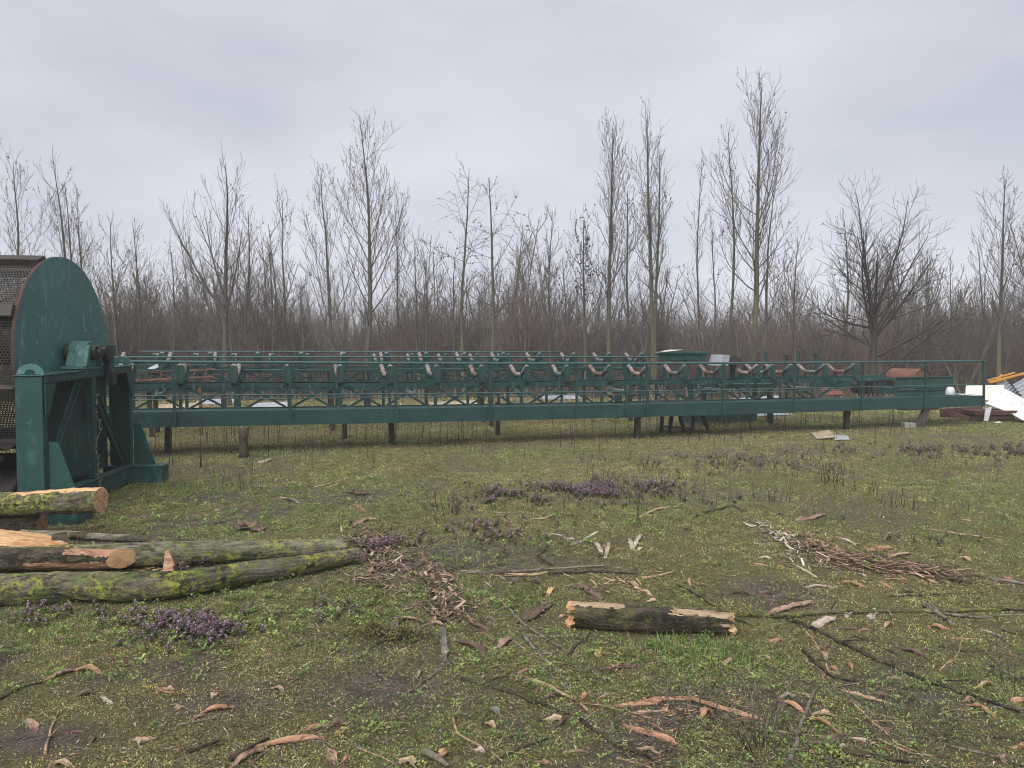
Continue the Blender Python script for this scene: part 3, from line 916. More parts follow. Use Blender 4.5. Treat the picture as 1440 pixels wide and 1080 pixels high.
def build_conveyor_a():
    t = empty('belt_conveyor', (AX, AY, 0), AROT)
    tag(t, 'long green lattice belt conveyor without belt, nearest one, with a handrail along its walkway', 'conveyor', 'green belt conveyors')
    sag = lambda v: (v[0], v[1], v[2] - .045 * math.sin(math.pi * min(max(v[0] / 18.6, 0), 1)) * (1 if v[2] > .3 else 0) - .0015 * v[0])
    posts = [-1.25, .59, 2.45, 4.31, 6.10, 7.89, 9.45, 11.25, 13.05, 14.90, 16.73, 18.54]
    segs = [-1.6] + posts[1:]

    def split(b, f):                                                       # long members in short lengths so that they can sag
        for a, c in zip(segs[:-1], segs[1:]): f(b, a, c)
    b = MB()
    split(b, lambda b, a, c: (b.box(a, c - .004, 0, .012, .5, .76), b.box(a, c - .004, .0125, .085, .748, .7595), b.box(a, c - .004, .0125, .085, .5005, .512)))
    b.build('side_beam', M['conv'], t, warp=sag)
    b = MB()
    split(b, lambda b, a, c: b.box(a, c - .01, .10, .74, .742, .7485))
    split(b, lambda b, a, c: [b.bar((a + k * (c - a) / 6 + .1, .10, .735), (a + k * (c - a) / 6 + .1, .74, .735), .03, .012) for k in range(6)])
    b.build('walkway', M['conv'], t, warp=sag)
    b = MB()
    pts = [(-1.6 + k * (18.56 + 1.6) / 44, -.035, 1.60) for k in range(45)]
    b.tube(pts, .024, 10)
    hr = b.build('handrail', M['rail'], t, warp=sag)
    b = MB(); b.tube([(x, -.035, 1.035) for (x, _, _) in pts], .012, 8); b.build('mid_rail', M['rail'], hr, warp=sag)
    for k, s in enumerate(posts):
        b = MB(); lean = random.uniform(-.02, .02)
        b.bar((s - lean * .5, -.022, .495), (s + lean, -.022, 1.585), .05, .035, up=(0, 1, 0)); b.box(s - .035, s + .035, -.004, -.001, .5, .76)
        b.build('rail_post', M['conv'], hr, warp=sag)
    b = MB(); b.bar((9.0, -.02, .495), (8.93, -.02, 1.585), .05, .035, up=(0, 1, 0)); b.build('rail_post', M['conv'], hr, warp=sag)
    b = MB()
    js = [-1.25, .59, 2.45, 4.31, 6.10, 7.89, 9.70, 11.5, 13.3, 15.1]
    for a, c in zip(js[:-1], js[1:]): truss(b, a, c - .004, [a, c], .78, 1.72, .66, 1.205, chord=.075, dw=.06)
    b.build('lattice_truss', M['conv'], t, warp=sag)
    k = 0
    s = -.35
    xs = [s + .93 * k for k in range(17)] + [13.05, 13.6, 15.4]
    for k, x in enumerate(sorted(xs)):
        zz = 1.208 - .045 * math.sin(math.pi * max(x, 0) / 18.6) - .0015 * x
        put_idler(t, x, 1.25, zz, k, red=(k % 3 == 1))
    for kk in range(7):
        x = .2 + 2.3 * kk
        b = MB(); b.tube([(x, .82, .98), (x, 1.68, .98)], .05, 12); b.bar((x, .80, .98), (x, .80, 1.13), .05, .012, up=(0, 1, 0)); b.bar((x, 1.70, .98), (x, 1.70, 1.13), .05, .012, up=(0, 1, 0))
        b.build('return_roller', M['roller_green'], t, warp=sag)
    b = MB()
    b.tube([(-1.5 + .45 * q, .765, .93 + .012 * math.sin(q * 1.3)) for q in range(38)], .012, 6)
    for q in range(34): b.box(-1.2 + .5 * q, -1.17 + .5 * q, .755, .775, 1.09, 1.205)
    b.build('cable_run', M['rail'], t, warp=sag)
    # legs
    for (px, y, w, zt) in ((235, .55, .10, .745), (484, 1.6, .09, .765), (550, .62, .10, .745), (897, .25, .11, .745), (1192, .3, .12, .745), (700, 1.6, .08, .765), (1085, 1.6, .08, .765)):
        r = (px - 720) / F
        # solve s for the given picture column at cross position y
        X0, Y0 = AX - .303 * y, AY + .953 * y
        s = (r * Y0 - X0) / (.953 - .303 * r)
        g = gzs(X0 + .953 * s, Y0 + .303 * s)
        b = MB(); b.box(s - w / 2, s + w / 2, y - .05, y + .05, g - .05, zt - .05); b.box(s - w / 2 - .03, s + w / 2 + .03, y - .08, y + .08, g - .02, g + .012)
        b.build('leg', M['dark_steel'], t, bevel=.006)
    b = MB()
    b.bar((16.95, .12, .5), (16.55, .0, -.05), .16, .10, up=(0, 1, 0)); b.build('leg', M['timber'], t, bevel=.006)
    b = MB(); b.box(16.2, 17.2, .013, .75, .42, .499); b.build('cross_sill', M['timber'], t, bevel=.006)
    # drive end: side cheeks and rusted pulley
    b = MB()
    b.box(14.95, 16.55, .74, .76, 1.13, 1.205); b.box(16.56, 18.4, .70, .74, .93, 1.20); b.box(16.56, 18.35, .66, .699, 1.19, 1.215); b.box(16.56, 18.2, .68, .72, .72, .90); b.box(16.56, 18.2, .64, .679, .88, .905)
    b.box(14.95, 18.4, 1.74, 1.78, .95, 1.24); b.box(16.6, 16.75, .745, 1.735, .80, .95); b.box(18.25, 18.39, .745, 1.735, .75, 1.16)
    b.build('drive_frame', M['frame'], t, warp=sag, bevel=.008)
    b = MB(); b.tube([(17.5, .80, 1.12), (17.5, 1.66, 1.12)], .24, 28); b.build('drive_pulley', M['rust'], t, bevel=.01)
    b = MB()
    n = 16
    pr = [(17.5 + .25 * math.cos(math.pi * k / n), .77, 1.14 + .23 * math.sin(math.pi * k / n)) for k in range(n + 1)]
    for k in range(n): b.add([pr[k], pr[k + 1], (pr[k + 1][0], 1.69, pr[k + 1][2]), (pr[k][0], 1.69, pr[k][2])], [(0, 1, 2, 3)], 0, True)
    b.build('pulley_guard', M['rust'], t)
    b = MB()
    for k in range(6): b.box(15.55 + .14 * k, 15.60 + .14 * k, .78, .82, .72, 1.05)
    b.box(15.5, 16.5, .785, .82, 1.05, 1.10); b.tube([(15.9, .84, .92), (15.9, 1.3, .92)], .15, 16)
    b.build('motor', M['dark_steel'], t, bevel=.005)
    for (s, h0, h1, cap) in ((13.35, 1.1, 1.78, 0), (12.15, 1.1, 1.74, 0)):
        pass
    return t


build_conveyor_a()


def conveyor_simple(off, s0, s1, zb, zt, rail, label, yaw=0.0, idx=0, pitch=1.86, rise=0.0):
    ox, oy = AX - .303 * off + .953 * s0, AY + .953 * off + .303 * s0
    t = empty('belt_conveyor', (ox, oy, 0), AROT + yaw)
    tag(t, label, 'conveyor', 'green belt conveyors')
    L = s1 - s0
    wp = lambda v: (v[0], v[1], v[2] + rise * v[0] / L)
    n = int(L / pitch)
    js = [k * pitch for k in range(n + 1)]
    b = MB()
    for a, c in zip(js[:-1], js[1:]): truss(b, a, c - .004, [a, c], 0, .95, zb, zt)
    b.build('lattice_truss', M['conv'], t, warp=wp)
    for k in range(int(L / .93)):
        put_idler(t, .3 + .93 * k, .47, zt + .003 + rise * (.3 + .93 * k) / L, k, red=None)
    if rail:
        b = MB(); b.tube([(k * L / 20, -.1 if rail > 0 else 1.5, abs(rail)) for k in range(21)], .02, 8)
        h = b.build('handrail', M['rail'], t, warp=wp)
        yy = -.1 if rail > 0 else 1.5
        for s in js:
            b = MB(); b.bar((s, yy, zb + .05), (s, yy, abs(rail) - .02), .045, .03, up=(0, 1, 0)); b.build('rail_post', M['conv'], h, warp=wp)
        b = MB(); b.tube([(k * L / 20, yy, (abs(rail) + zb) / 2 + .1) for k in range(21)], .011, 6); b.build('mid_rail', M['rail'], h, warp=wp)
    for s in js[1::2]:
        for y in (.1, .85):
            b = MB(); gg = -.1
            b.bar((s, y, zb), (s + .05, y, gg), .09, .07, up=(0, 1, 0)); b.build('leg', M['dark_steel'], t)
    return t


conveyor_simple(3.4, -2.2, 12.2, .92, 1.42, 1.665, 'green lattice conveyor standing directly behind the nearest one, its top rail just above that handrail', idx=1)
conveyor_simple(6.6, -1.0, 10.2, .95, 1.40, 1.80, 'farthest green lattice conveyor, mostly hidden behind the two others', yaw=R(1.0), idx=2)


# ------------------------------------------------------------------ yard things around the conveyors
def wpt(s, off, z=0.0):
    return Vector((AX + .953 * s - .303 * off, AY + .303 * s + .953 * off, z))


def slab(name, pts, th, mat, label, cat, group=None, bevel=.004):
    """a sheet given by its corner points and a real thickness"""
    pts = [Vector(p) for p in pts]
    c = sum(pts, Vector()) / len(pts)
    nrm = (pts[1] - pts[0]).cross(pts[2] - pts[1]).normalized()
    b = MB(); b.prism([p - c for p in pts], nrm * th)
    return tag(b.build(name, mat, loc=c, bevel=bevel), label, cat, group)


def yard():
    # hopper lying on the second conveyor
    p = at(958, 506, 17.6)
    t = empty('feed_hopper', p, AROT); tag(t, 'open dark green hopper with a pale bent flap above the middle conveyor', 'hopper')
    b = MB(); b.box(-.45, .5, -.3, .3, -.02, .14); b.box(-.52, .57, -.36, .36, .141, .20)
    b.build('hopper_box', M['frame'], t, bevel=.008)
    b = MB(); b.prism([(-.53, -.37, .20), (-.18, -.37, .235), (-.18, .30, .235), (-.53, .30, .17)], (0, 0, .008)); b.build('flap', M['white'], t)
    for x in (-.1, .3):
        b = MB(); b.box(x, x + .05, -.375, -.365, -.25, .12); b.build('hopper_leg', M['conv'], t)
    p = at(1020, 514, 17.4)
    t = empty('cover_box', p, AROT); tag(t, 'pale grey metal cover tipped over a dark box behind the conveyor rail', 'cover')
    b = MB(); b.prism([(-.30, -.2, 0), (-.05, -.2, 0), (.0, -.2, .24), (-.2, -.2, .26)], (0, .5, 0)); b.build('cover_sheet', M['grey_sheet'], t, bevel=.004)
    b = MB(); b.prism([(.005, -.19, 0), (.36, -.19, .04), (.3, -.19, .18), (.03, -.19, .24)], (0, .5, 0)); b.build('box_body', M['dark_steel'], t, bevel=.004)
    # upturned trestle with its four legs in the air
    t = empty('upturned_trestle', wpt(13.0, 2.4), AROT); tag(t, 'green steel trestle standing upside down, four legs rising over the handrail', 'trestle')
    b = MB(); b.box(-1.0, 1.2, -.35, .45, .9, 1.0); b.box(-.9, -.8, -.3, -.2, -.05, .9); b.box(1.0, 1.1, -.3, -.2, -.05, .9); b.box(-.9, -.8, .3, .4, -.05, .9); b.box(1.0, 1.1, .3, .4, -.05, .9)
    b.build('trestle_base', M['frame'], t, bevel=.006)
    for (px, yt, cap) in ((1075, 495, 0), (1106, 500, 1), (1120, 494, 0), (1147, 499, 1)):
        r = (px - 720) / F
        off = 2.4 - .3 if cap else 2.75
        X0, Y0 = AX - .303 * off, AY + .953 * off
        s = (r * Y0 - X0) / (.953 - .303 * r)
        zt = at(px, yt, Y0 + .303 * s).z
        s -= 13.0; y = off - 2.4
        b = MB(); b.bar((s + (.02 if not cap else 0), y, 1.0), (s + (.05 if not cap else 0), y, zt), .07, .07, up=(0, 1, 0))
        if cap: b.box(s - .075, s + .075, y - .06, y + .06, zt + .001, zt + .02)
        b.build('trestle_leg', M['conv'], t, bevel=.004)
    # dark trestle under the near conveyor
    t = empty('steel_trestle', wpt(10.9, .9), AROT); tag(t, 'dark steel trestle with splayed legs under the middle of the near conveyor', 'trestle')
    b = MB(); b.box(-.9, .45, -.2, .35, .62, .7); b.build('top_plate', M['dark_steel'], t, bevel=.005)
    for (x0, x1, y) in ((.05, -.05, -.25), (.12, .42, -.25), (-.5, -.62, .1), (-.25, -.42, .1), (-.1, .1, .3)):
        b = MB(); b.bar((x0, y, .66), (x1, y - .1, -.04), .07, .05, up=(0, 1, 0)); b.build('trestle_leg', M['dark_steel'], t)
    b = MB(); b.bar((-.7, -.1, .16), (0, -.3, .10), .04, .03); b.build('cross_bar', M['dark_steel'], t)
    # tree stump used as a prop
    p = G(343, 643)
    b = MB(); b.tube([(0, 0, -.05), (0, 0, .1), (-.01, 0, .3), (.015, 0, .46)], [.095, .075, .07, .085], 12)
    b.tube([(.0, 0, .40), (.09, .02, .52)], [.04, .02], 7); b.tube([(.0, 0, .40), (-.08, .02, .50)], [.035, .02], 7)
    tag(b.build('timber_prop', M['timber'], loc=p), 'rough dark tree trunk propping the near conveyor at its left', 'prop')
    # concrete block
    p = G(1277, 602); b = MB(); b.box(-.13, .13, -.1, .1, -.03, .13)
    tag(b.build('concrete_block', M['concrete'], loc=p, bevel=.012), 'small grey concrete block on the grass beneath the right end of the conveyor', 'block')
    # boards on the grass
    a, c_ = G(1142, 613), G(1172, 619)
    slab('wooden_board', [G(1141, 612, .03), G(1148, 619, .02), G(1175, 619, .05), G(1166, 612, .10)], .02, M['board'], 'tan plywood board lying on the grass under the conveyor, one corner raised', 'board')
    slab('grey_sheet', [G(1173, 620, .02), G(1195, 620, .02), G(1192, 615, .03), G(1174, 614, .03)], .01, M['grey_sheet'], 'small grey metal sheet lying beside the tan board', 'sheet')
    # scrap seen through the lattice on the left
    Y = 15.2
    t = empty('rusty_lattice', at(217, 536, Y) * 1.0, .15); tag(t, 'red rusted lattice boom lying behind the conveyor at the far left', 'lattice')
    b = MB()
    for z, q in ((0, -.1), (.15, .05), (-.12, .0)): b.bar((-.7, q, z), (1.2, q, z + .10), .035, .035)
    for k in range(8): b.bar((-.6 + .22 * k, 0, -.1 + .01 * k), (-.5 + .22 * k, 0, .16 + .01 * k), .02, .02)
    for x in (-.5, .9): b.bar((x, 0, -.10), (x, .05, -1.28), .06, .06)
    b.build('chords', M['rust'], t)
    c = at(211, 517, 15.6)
    slab('bent_sheet', [c + Vector((-.18, 0, -.08)), c + Vector((.1, -.05, -.04)), c + Vector((.3, .25, .1)), c + Vector((0, .3, .06))], .012, M['grey_sheet'], 'bent grey green metal sheet lying on top of the rusted lattice', 'sheet')
    # pieces of scrap on the ground behind the truss
    rr = random.Random(5)
    items = [(300, 562, 16.5, 1.0, M['grey_sheet'], 'grey panel lying flat behind the conveyor, just right of the rusted lattice'),
             (380, 568, 16.0, .9, M['grey_sheet'], 'second grey sheet lying flat behind the conveyor, farther right of the rusted lattice'),
             (250, 570, 15.8, 1.0, M['board'], 'weathered tan boarding lying low behind the conveyor near the green frame'),
             (640, 566, 17.5, 1.2, M['board'], 'straw coloured board lying behind the middle of the conveyor'),
             (790, 555, 19.0, 1.1, M['grey_sheet'], 'pale sheet lying behind the conveyor right of its middle'),
             (1060, 548, 20.0, 1.7, M['grey_sheet'], 'wide blue grey sheet standing behind the conveyor below the upturned trestle')]
    for (px, py, Y, w, m, lab) in items:
        p = G(px, py + 8) if Y < 19.5 else at(px, py, Y); Y = p.y
        p.z = gzs(p.x, p.y); w *= 1.3
        hgt = .2 if Y > 20.5 else .55
        a = rr.uniform(-.3, .3)
        d = Vector((math.cos(a), math.sin(a), 0)) * w / 2; e = Vector((-math.sin(a), math.cos(a), 0)) * .5
        slab('scrap_sheet', [p - d + Vector((0, 0, .02)), p + d + Vector((0, 0, .03)), p + d + e + Vector((0, 0, hgt)), p - d + e + Vector((0, 0, hgt * .8))], .025, m, lab, 'sheet')
    p = at(1172, 552, 19.6)
    t = slab('red_board', [at(1153, 546, 19.6), at(1160, 556, 19.4), at(1187, 557, 19.2), at(1183, 549, 19.5)], .03, M['rust'], 'rust red board slanting behind the right part of the conveyor', 'board')
    b = MB(); b.box(-.9, .9, -.2, .2, 0, .5); b.box(-.6, -.2, -.21, -.2, .1, .4); b.tube([(.3, -.22, .3), (.3, .1, .3)], .16, 16)
    p = at(1010, 552, 18.6); p.z = 0
    tag(b.build('gear_housing', M['frame'], loc=p, bevel=.02), 'dark green gear housing standing low behind the conveyor', 'gearbox')
    # scrap heap at right
    Y = 19.6
    slab('white_sheet', [at(1357, 557, Y), at(1409, 570, Y - .5), at(1412, 543, Y), at(1358, 544, Y + .4)], .05, M['cream'], 'flat cream white panel leaning in the scrap heap beside the last rail post', 'panel')
    slab('white_sheet', [at(1385, 568, Y - .8), at(1437, 588, Y - 1.2), at(1448, 566, Y - .6), at(1413, 548, Y - .2)], .03, M['white'], 'large bluish white sheet sliding off the right end of the scrap heap', 'panel')
    slab('white_sheet', [at(1424, 584, Y - 1.3), at(1438, 592, Y - 1.4), at(1462, 580, Y - 1.0), at(1458, 562, Y - .7)], .03, M['white'], 'small white sheet at the lower right edge of the scrap heap', 'panel')
    # corrugated sheets
    for nm, (a, c_, d, e), lab in (('corrugated_sheet', (at(1398, 546, Y + .2), at(1424, 562, Y), at(1432, 553, Y + .3), at(1414, 534, Y + .6)), 'grey corrugated sheet propped upright under the orange beam'),
                                   ('corrugated_sheet', (at(1424, 541, Y + .1), at(1446, 568, Y - .4), at(1474, 552, Y + .1), at(1448, 527, Y + .7)), 'pale blue corrugated sheet leaning at the right picture edge below the orange beam')):
        n = 24; b = MB(); cen = (a + c_ + d + e) / 4
        nrm = (c_ - a).cross(e - a).normalized()
        vs = []
        for k in range(n + 1):
            f_ = k / n; o_ = nrm * .02 * math.sin(k * 1.6)
            vs += [a.lerp(c_, f_) + o_ - cen, e.lerp(d, f_) + o_ - cen]
        nv = len(vs); vs += [v + nrm * .004 for v in vs]
        fs = []
        for k in range(n): fs += [(2 * k, 2 * k + 1, 2 * k + 3, 2 * k + 2), (nv + 2 * k, nv + 2 * k + 2, nv + 2 * k + 3, nv + 2 * k + 1)]
        b.add(vs, fs); tag(b.build(nm, M['grey_sheet'], loc=cen), lab, 'sheet')
    b = MB(); p, q = at(1391, 538, Y + .4), at(1441, 525, Y + .3); c_ = (p + q) / 2
    b.bar(p - c_, q - c_, .07, .06); b.bar(p - c_ + Vector((0, .08, .05)), q - c_ + Vector((-.2, .1, .02)), .04, .04)
    b.bar(p - c_ + Vector((.15, 0, .0)), p - c_ + Vector((.35, 0, .22)), .05, .04)
    tag(b.build('orange_beam', M['orange'], loc=c_, bevel=.006), 'orange painted beam lying across the top of the scrap heap', 'beam')
    slab('rusty_sheet', [at(1322, 575, Y - .3), at(1322, 586, Y - .3), at(1378, 589, Y - .7), at(1382, 571, Y - .7)], .04, M['rust_dark'], 'dark brown rusted sheet standing under the conveyor end', 'sheet')
    b = MB(); p, q = at(1322, 578, Y - .6), at(1366, 589, Y - .9); c_ = (p + q) / 2; b.bar(p - c_, q - c_, .09, .10)
    tag(b.build('rusty_beam', M['rust'], loc=c_, bevel=.006), 'orange rusted beam leaning on the ground before the dark brown sheet', 'beam')
    b = MB(); p = at(1393, 580, Y - .9)
    b.box(-.55, .55, -.2, .5, -.05, .06); b.box(-.5, .5, -.15, .45, -.16, -.05); b.bar((.5, -.2, .05), (.85, -.5, -.42), .06, .06); b.bar((-.5, -.1, -.1), (-.52, -.15, -.42), .08, .08); b.bar((.1, .3, -.1), (.1, .3, -.42), .08, .08)
    tag(b.build('scrap_stand', M['rust_dark'], loc=p, bevel=.006), 'low dark rusty frame carrying the white sheets of the scrap heap', 'frame')
    b = MB(); b.prism([Vector((-.02, 0, -.18)), Vector((.09, 0, -.18)), Vector((.17, 0, .17)), Vector((.02, 0, .14))], (0, .02, 0))
    tag(b.build('white_offcut', M['white'], loc=at(1385, 582, Y - 1.2)), 'narrow white metal offcut standing in front of the rusty frame', 'sheet')
    b = MB(); b.prism([at(1398, 596, 18.2) * 1, at(1410, 601, 18.0), at(1418, 599, 18.1), at(1404, 594, 18.3)], (0, 0, .03))
    tag(b.build('white_offcut', M['cream']), 'flat cream plank piece lying on the grass in front of the scrap heap', 'sheet')
    # white round thing on the beam end
    b = MB()
    for i in range(9):
        pass
    pr = [(0, .0), (.10, .0), (.115, .02), (.10, .10), (.085, .17), (.05, .20), (0, .205)]
    n = 18; vs, fs = [], []
    for (r_, z) in pr:
        for k in range(n): vs.append((r_ * math.cos(2 * math.pi * k / n), r_ * math.sin(2 * math.pi * k / n), z))
    for i in range(len(pr) - 1):
        for k in range(n): fs.append((i * n + k, i * n + (k + 1) % n, (i + 1) * n + (k + 1) % n, (i + 1) * n + k))
    b.add(vs, fs, 0, True); p = wpt(17.85, .3, .735)
    tag(b.build('white_bucket', M['white'], loc=p), 'small white plastic bucket upside down on the end of the conveyor walkway', 'bucket')
    slab('white_strip', [wpt(18.0, .1, .75), wpt(18.45, .1, .742), wpt(18.45, .3, .75), wpt(18.0, .3, .76)], .012, M['white'], 'narrow white strip lying beside the white bucket on the walkway', 'strip')


yard()

# ------------------------------------------------------------------ logs
def log(name, label, pts, rads, mat, group, cap_a=True, cap_b=True, flat=None, seed=0, flat_mat='wood_fresh', rough=1.0, cap_mat='cut_end', ragged=0.0, slant=0.0):
    pts = [Vector(p) for p in pts]
    d = (pts[-1] - pts[0])
    L = d.length; X = d.normalized(); Yv = Vector((0, 0, 1)).cross(X).normalized(); Z = X.cross(Yv)
    rot = Matrix((X, Yv, Z)).transposed()
    inv = rot.transposed()
    loc = [inv @ (p - pts[0]) for p in pts]
    # resample
    nseg = max(14, int(L / .013)); k = 60
    xs = [p.x for p in loc]
    me_v, fs, mi = [], [], []
    from bisect import bisect_right
    for i in range(nseg + 1):
        x = L * i / nseg
        j = min(max(bisect_right(xs, x) - 1, 0), len(xs) - 2)
        f = (x - xs[j]) / max(xs[j + 1] - xs[j], 1e-6); f = min(max(f, 0), 1)
        fsm = f * f * (3 - 2 * f)
        c = loc[j].lerp(loc[j + 1], fsm); r = rads[j] * (1 - f) + rads[j + 1] * f
        for q in range(k):
            a = 2 * math.pi * q / k
            nn = mnoise.noise(Vector((x * 3 + seed, math.cos(a) * 1.2, math.sin(a) * 1.2 + seed)))
            n2 = mnoise.noise(Vector((x * 5 + seed, math.cos(a) * 7, math.sin(a) * 7)))
            n3 = mnoise.noise(Vector((x * 9 + seed, math.cos(a) * 9 + seed, math.sin(a) * 9)))
            n4 = mnoise.noise(Vector((x * 16 + seed, math.cos(a) * 22 + seed, math.sin(a) * 22)))
            rr = r * (1 + rough * (.09 * nn + .06 * n2 + .05 * (abs(n3) * 2 - .5) + .035 * n4))
            xx = x + slant * rr * math.cos(a) * max(0, (x / L - .5) * 2) ** 3
            if ragged and (i == 0 or i == nseg):
                xx = x + (1 if i else -1) * ragged * mnoise.noise(Vector((seed, math.cos(a) * 2.5, math.sin(a) * 2.5)))
            me_v.append((xx, c.y + rr * math.cos(a), c.z + rr * math.sin(a)))
    for i in range(nseg):
        for q in range(k):
            q2 = (q + 1) % k
            fs.append((i * k + q, i * k + q2, (i + 1) * k + q2, (i + 1) * k + q))
            m_ = 0
            if flat:
                for (x0, x1, a0, a1) in flat:
                    x = L * (i + .5) / nseg; a = math.degrees(2 * math.pi * (q + .5) / k)
                    e = 16 * mnoise.noise(Vector((x * 7, a * .03, seed))) + 9 * mnoise.noise(Vector((x * 24, a * .12, seed)))
                    if x0 + .10 * e / 12 < x < x1 and a0 + e < a < a1 + e: m_ = 1
            mi.append(m_)
    b = MB(); b.v = me_v; b.f = fs; b.m = mi; b.s = [True] * len(fs)
    o = b.build(name, [M[mat], M[flat_mat]])
    o.matrix_world = Matrix.Translation(pts[0]) @ rot.to_4x4()
    tag(o, label, 'log', group)
    for (use, i, sg) in ((cap_a, 0, -1), (cap_b, nseg, 1)):
        if not use: continue
        ring = me_v[i * k:(i + 1) * k]
        c = Vector((sum(v[0] for v in ring) / k, sum(v[1] for v in ring) / k, sum(v[2] for v in ring) / k))
        e = MB(); vs = [Vector(v) * 1.0 - c + Vector((0.001 * sg, 0, 0)) for v in ring]
        inner = [v * .55 + Vector((sg * (.004 + ragged * .6 * random.uniform(-.3, 1)), 0, 0)) for v in vs]
        vs2 = vs + inner + [Vector((sg * .004, 0, 0))]
        f2 = [(q, (q + 1) % k, k + (q + 1) % k, k + q) for q in range(k)] + [(k + q, k + (q + 1) % k, 2 * k) for q in range(k)]
        if sg < 0: f2 = [tuple(reversed(f)) for f in f2]
        e.add(vs2, f2)
        c_ = e.build('cut_end', M[cap_mat], o, loc=c)
    return o


GL = 'felled logs at the left'
log('log', 'long mossy log nearest the viewer at left, spotted with yellow lichen', [G(-130, 848, .10), G(60, 848, .105), G(235, 843, .10), G(370, 818, .085), G(505, 793, .07)], [.108, .104, .096, .08, .058], 'bark_yellow', GL, seed=1)
log('log', 'grey mossy log lying right behind the nearest long log', [G(-120, 812, .10), G(150, 802, .11), G(320, 792, .10), G(490, 781, .075)], [.105, .10, .092, .065], 'bark_grey', GL, seed=5)
log('log', 'log with pale round cut end and torn orange bark between the long mossy logs', [G(-80, 812, .12), G(60, 808, .125), G(172, 806, .115)], [.095, .085, .076], 'bark_dark', GL, seed=9,
    flat=[(.70, 2.0, 185, 262), (1.0, 1.4, 60, 150)], flat_mat='wood_orange', slant=1.05, cap_mat='cut_fresh')
p0, p1, p2 = at(-110, 714, 7.0), at(40, 708, 6.95), at(142, 703, 6.88)
log('log', 'topmost log with bark sawn off its upper side, before the green frame foot', [p0, p1, p2], [.115, .115, .118], 'bark_yellow', GL, seed=14, flat=[(.92, 3, 38, 122)], cap_mat='wood_fresh')
log('log', 'short brown log end under the topmost log', [G(-100, 752, .1), G(60, 750, .095)], [.1, .095], 'bark_dark', GL, seed=20, cap_mat='wood_orange')
log('pole', 'thin grey pole lying on the grass behind the mossy logs', [G(30, 758, .05), G(110, 760, .05), G(203, 763, .035)], [.04, .036, .03], 'stick_grey', GL, seed=25)
log('log', 'mossy dark log low at the left picture edge under the split wood', [G(-100, 792, .06), G(40, 790, .065), G(110, 786, .05)], [.065, .065, .05], 'bark_grey', GL, seed=29)
# centre log
log('log', 'short weathered log with broken pale ends lying alone on the moss', [G(806, 882, .082), G(900, 889, .082), G(1025, 893, .075)], [.080, .078, .064], 'bark_dark', None, seed=40, flat=[(.0, .32, 40, 120), (.62, 1.02, 75, 135), (.98, 1.1, 0, 360)], flat_mat='wood_tan', ragged=.05, cap_mat='wood_fresh')


def chunk(name, pts_px, lifts, th, mat, label):
    pts = [G(px, py, l) for (px, py), l in zip(pts_px, lifts)]
    c = sum(pts, Vector()) / len(pts); b = MB()
    b.prism([p - c for p in pts], (0.02, .03, th))
    return tag(b.build(name, M[mat], loc=c, bevel=.006), label, 'split wood')


chunk('split_wood', [(-20, 776), (50, 779), (92, 776), (60, 768), (-20, 764)], [.06, .04, .02, .06, .09], .045, 'wood_fresh', 'split orange wood wedge on the pile behind the cut end log')
chunk('split_wood', [(38, 788), (64, 786), (54, 776), (44, 774)], [.01, .01, .05, .06], .03, 'wood_orange', 'short orange splinter standing at the tip of the split wedge')
chunk('split_wood', [(62, 780), (95, 774), (88, 766), (70, 770)], [.02, .02, .08, .08], .04, 'bark_dark', 'dark bark slab under the split orange wedge')
chunk('bark_chip', [(228, 828), (236, 834), (240, 826), (232, 815)], [.13, .11, .16, .22], .015, 'wood_orange', 'orange bark chip standing against the nearest long log')

# ------------------------------------------------------------------ sticks and bark on the ground
def stick(pts, r, mat, label, twigs=0, cat='stick', name='stick', lift=None):
    P = [G(px, py, (r if lift is None else lift)) for (px, py) in pts]
    Q = []
    rr = random.Random(int(pts[0][0] * 7 + pts[0][1]))
    for a, c in zip(P[:-1], P[1:]):
        n = max(2, int((c - a).length / .06))
        for k in range(n): Q.append(a.lerp(c, k / n))
    Q.append(P[-1])
    for i in range(len(Q)):
        t = i * .9
        Q[i] = Q[i] + Vector((mnoise.noise(Vector((t, r * 99, 1))), mnoise.noise(Vector((t, 5, r * 77))), 0)) * min(.022, r * 1.4)
        Q[i].z = max(Q[i].z, gzs(Q[i].x, Q[i].y) + r * .6)
    c = sum(Q, Vector()) / len(Q)
    n = len(Q)
    rad = [r * (1.1 - .55 * i / (n - 1)) * (1 + .18 * mnoise.noise(Vector((i * 1.3, r * 50, 3)))) for i in range(n)]
    b = MB(); b.tube([q - c for q in Q], rad, 7)
    for k in range(twigs):
        i = rr.randrange(1, n - 1); d = (Q[min(i + 1, n - 1)] - Q[i - 1]).normalized()
        sd = Vector((-d.y, d.x, 0)) * rr.choice((-1, 1)); ln = rr.uniform(.06, .22)
        p = Q[i] - c; q = p + (d * .7 + sd * .6 + Vector((0, 0, rr.uniform(.0, .3)))) * ln
        b.tube([p, (p + q) / 2 + Vector((0, 0, .008)), q], [rad[i] * .5, rad[i] * .35, .002], 5)
    return tag(b.build(name, M[mat], loc=c), label, cat)


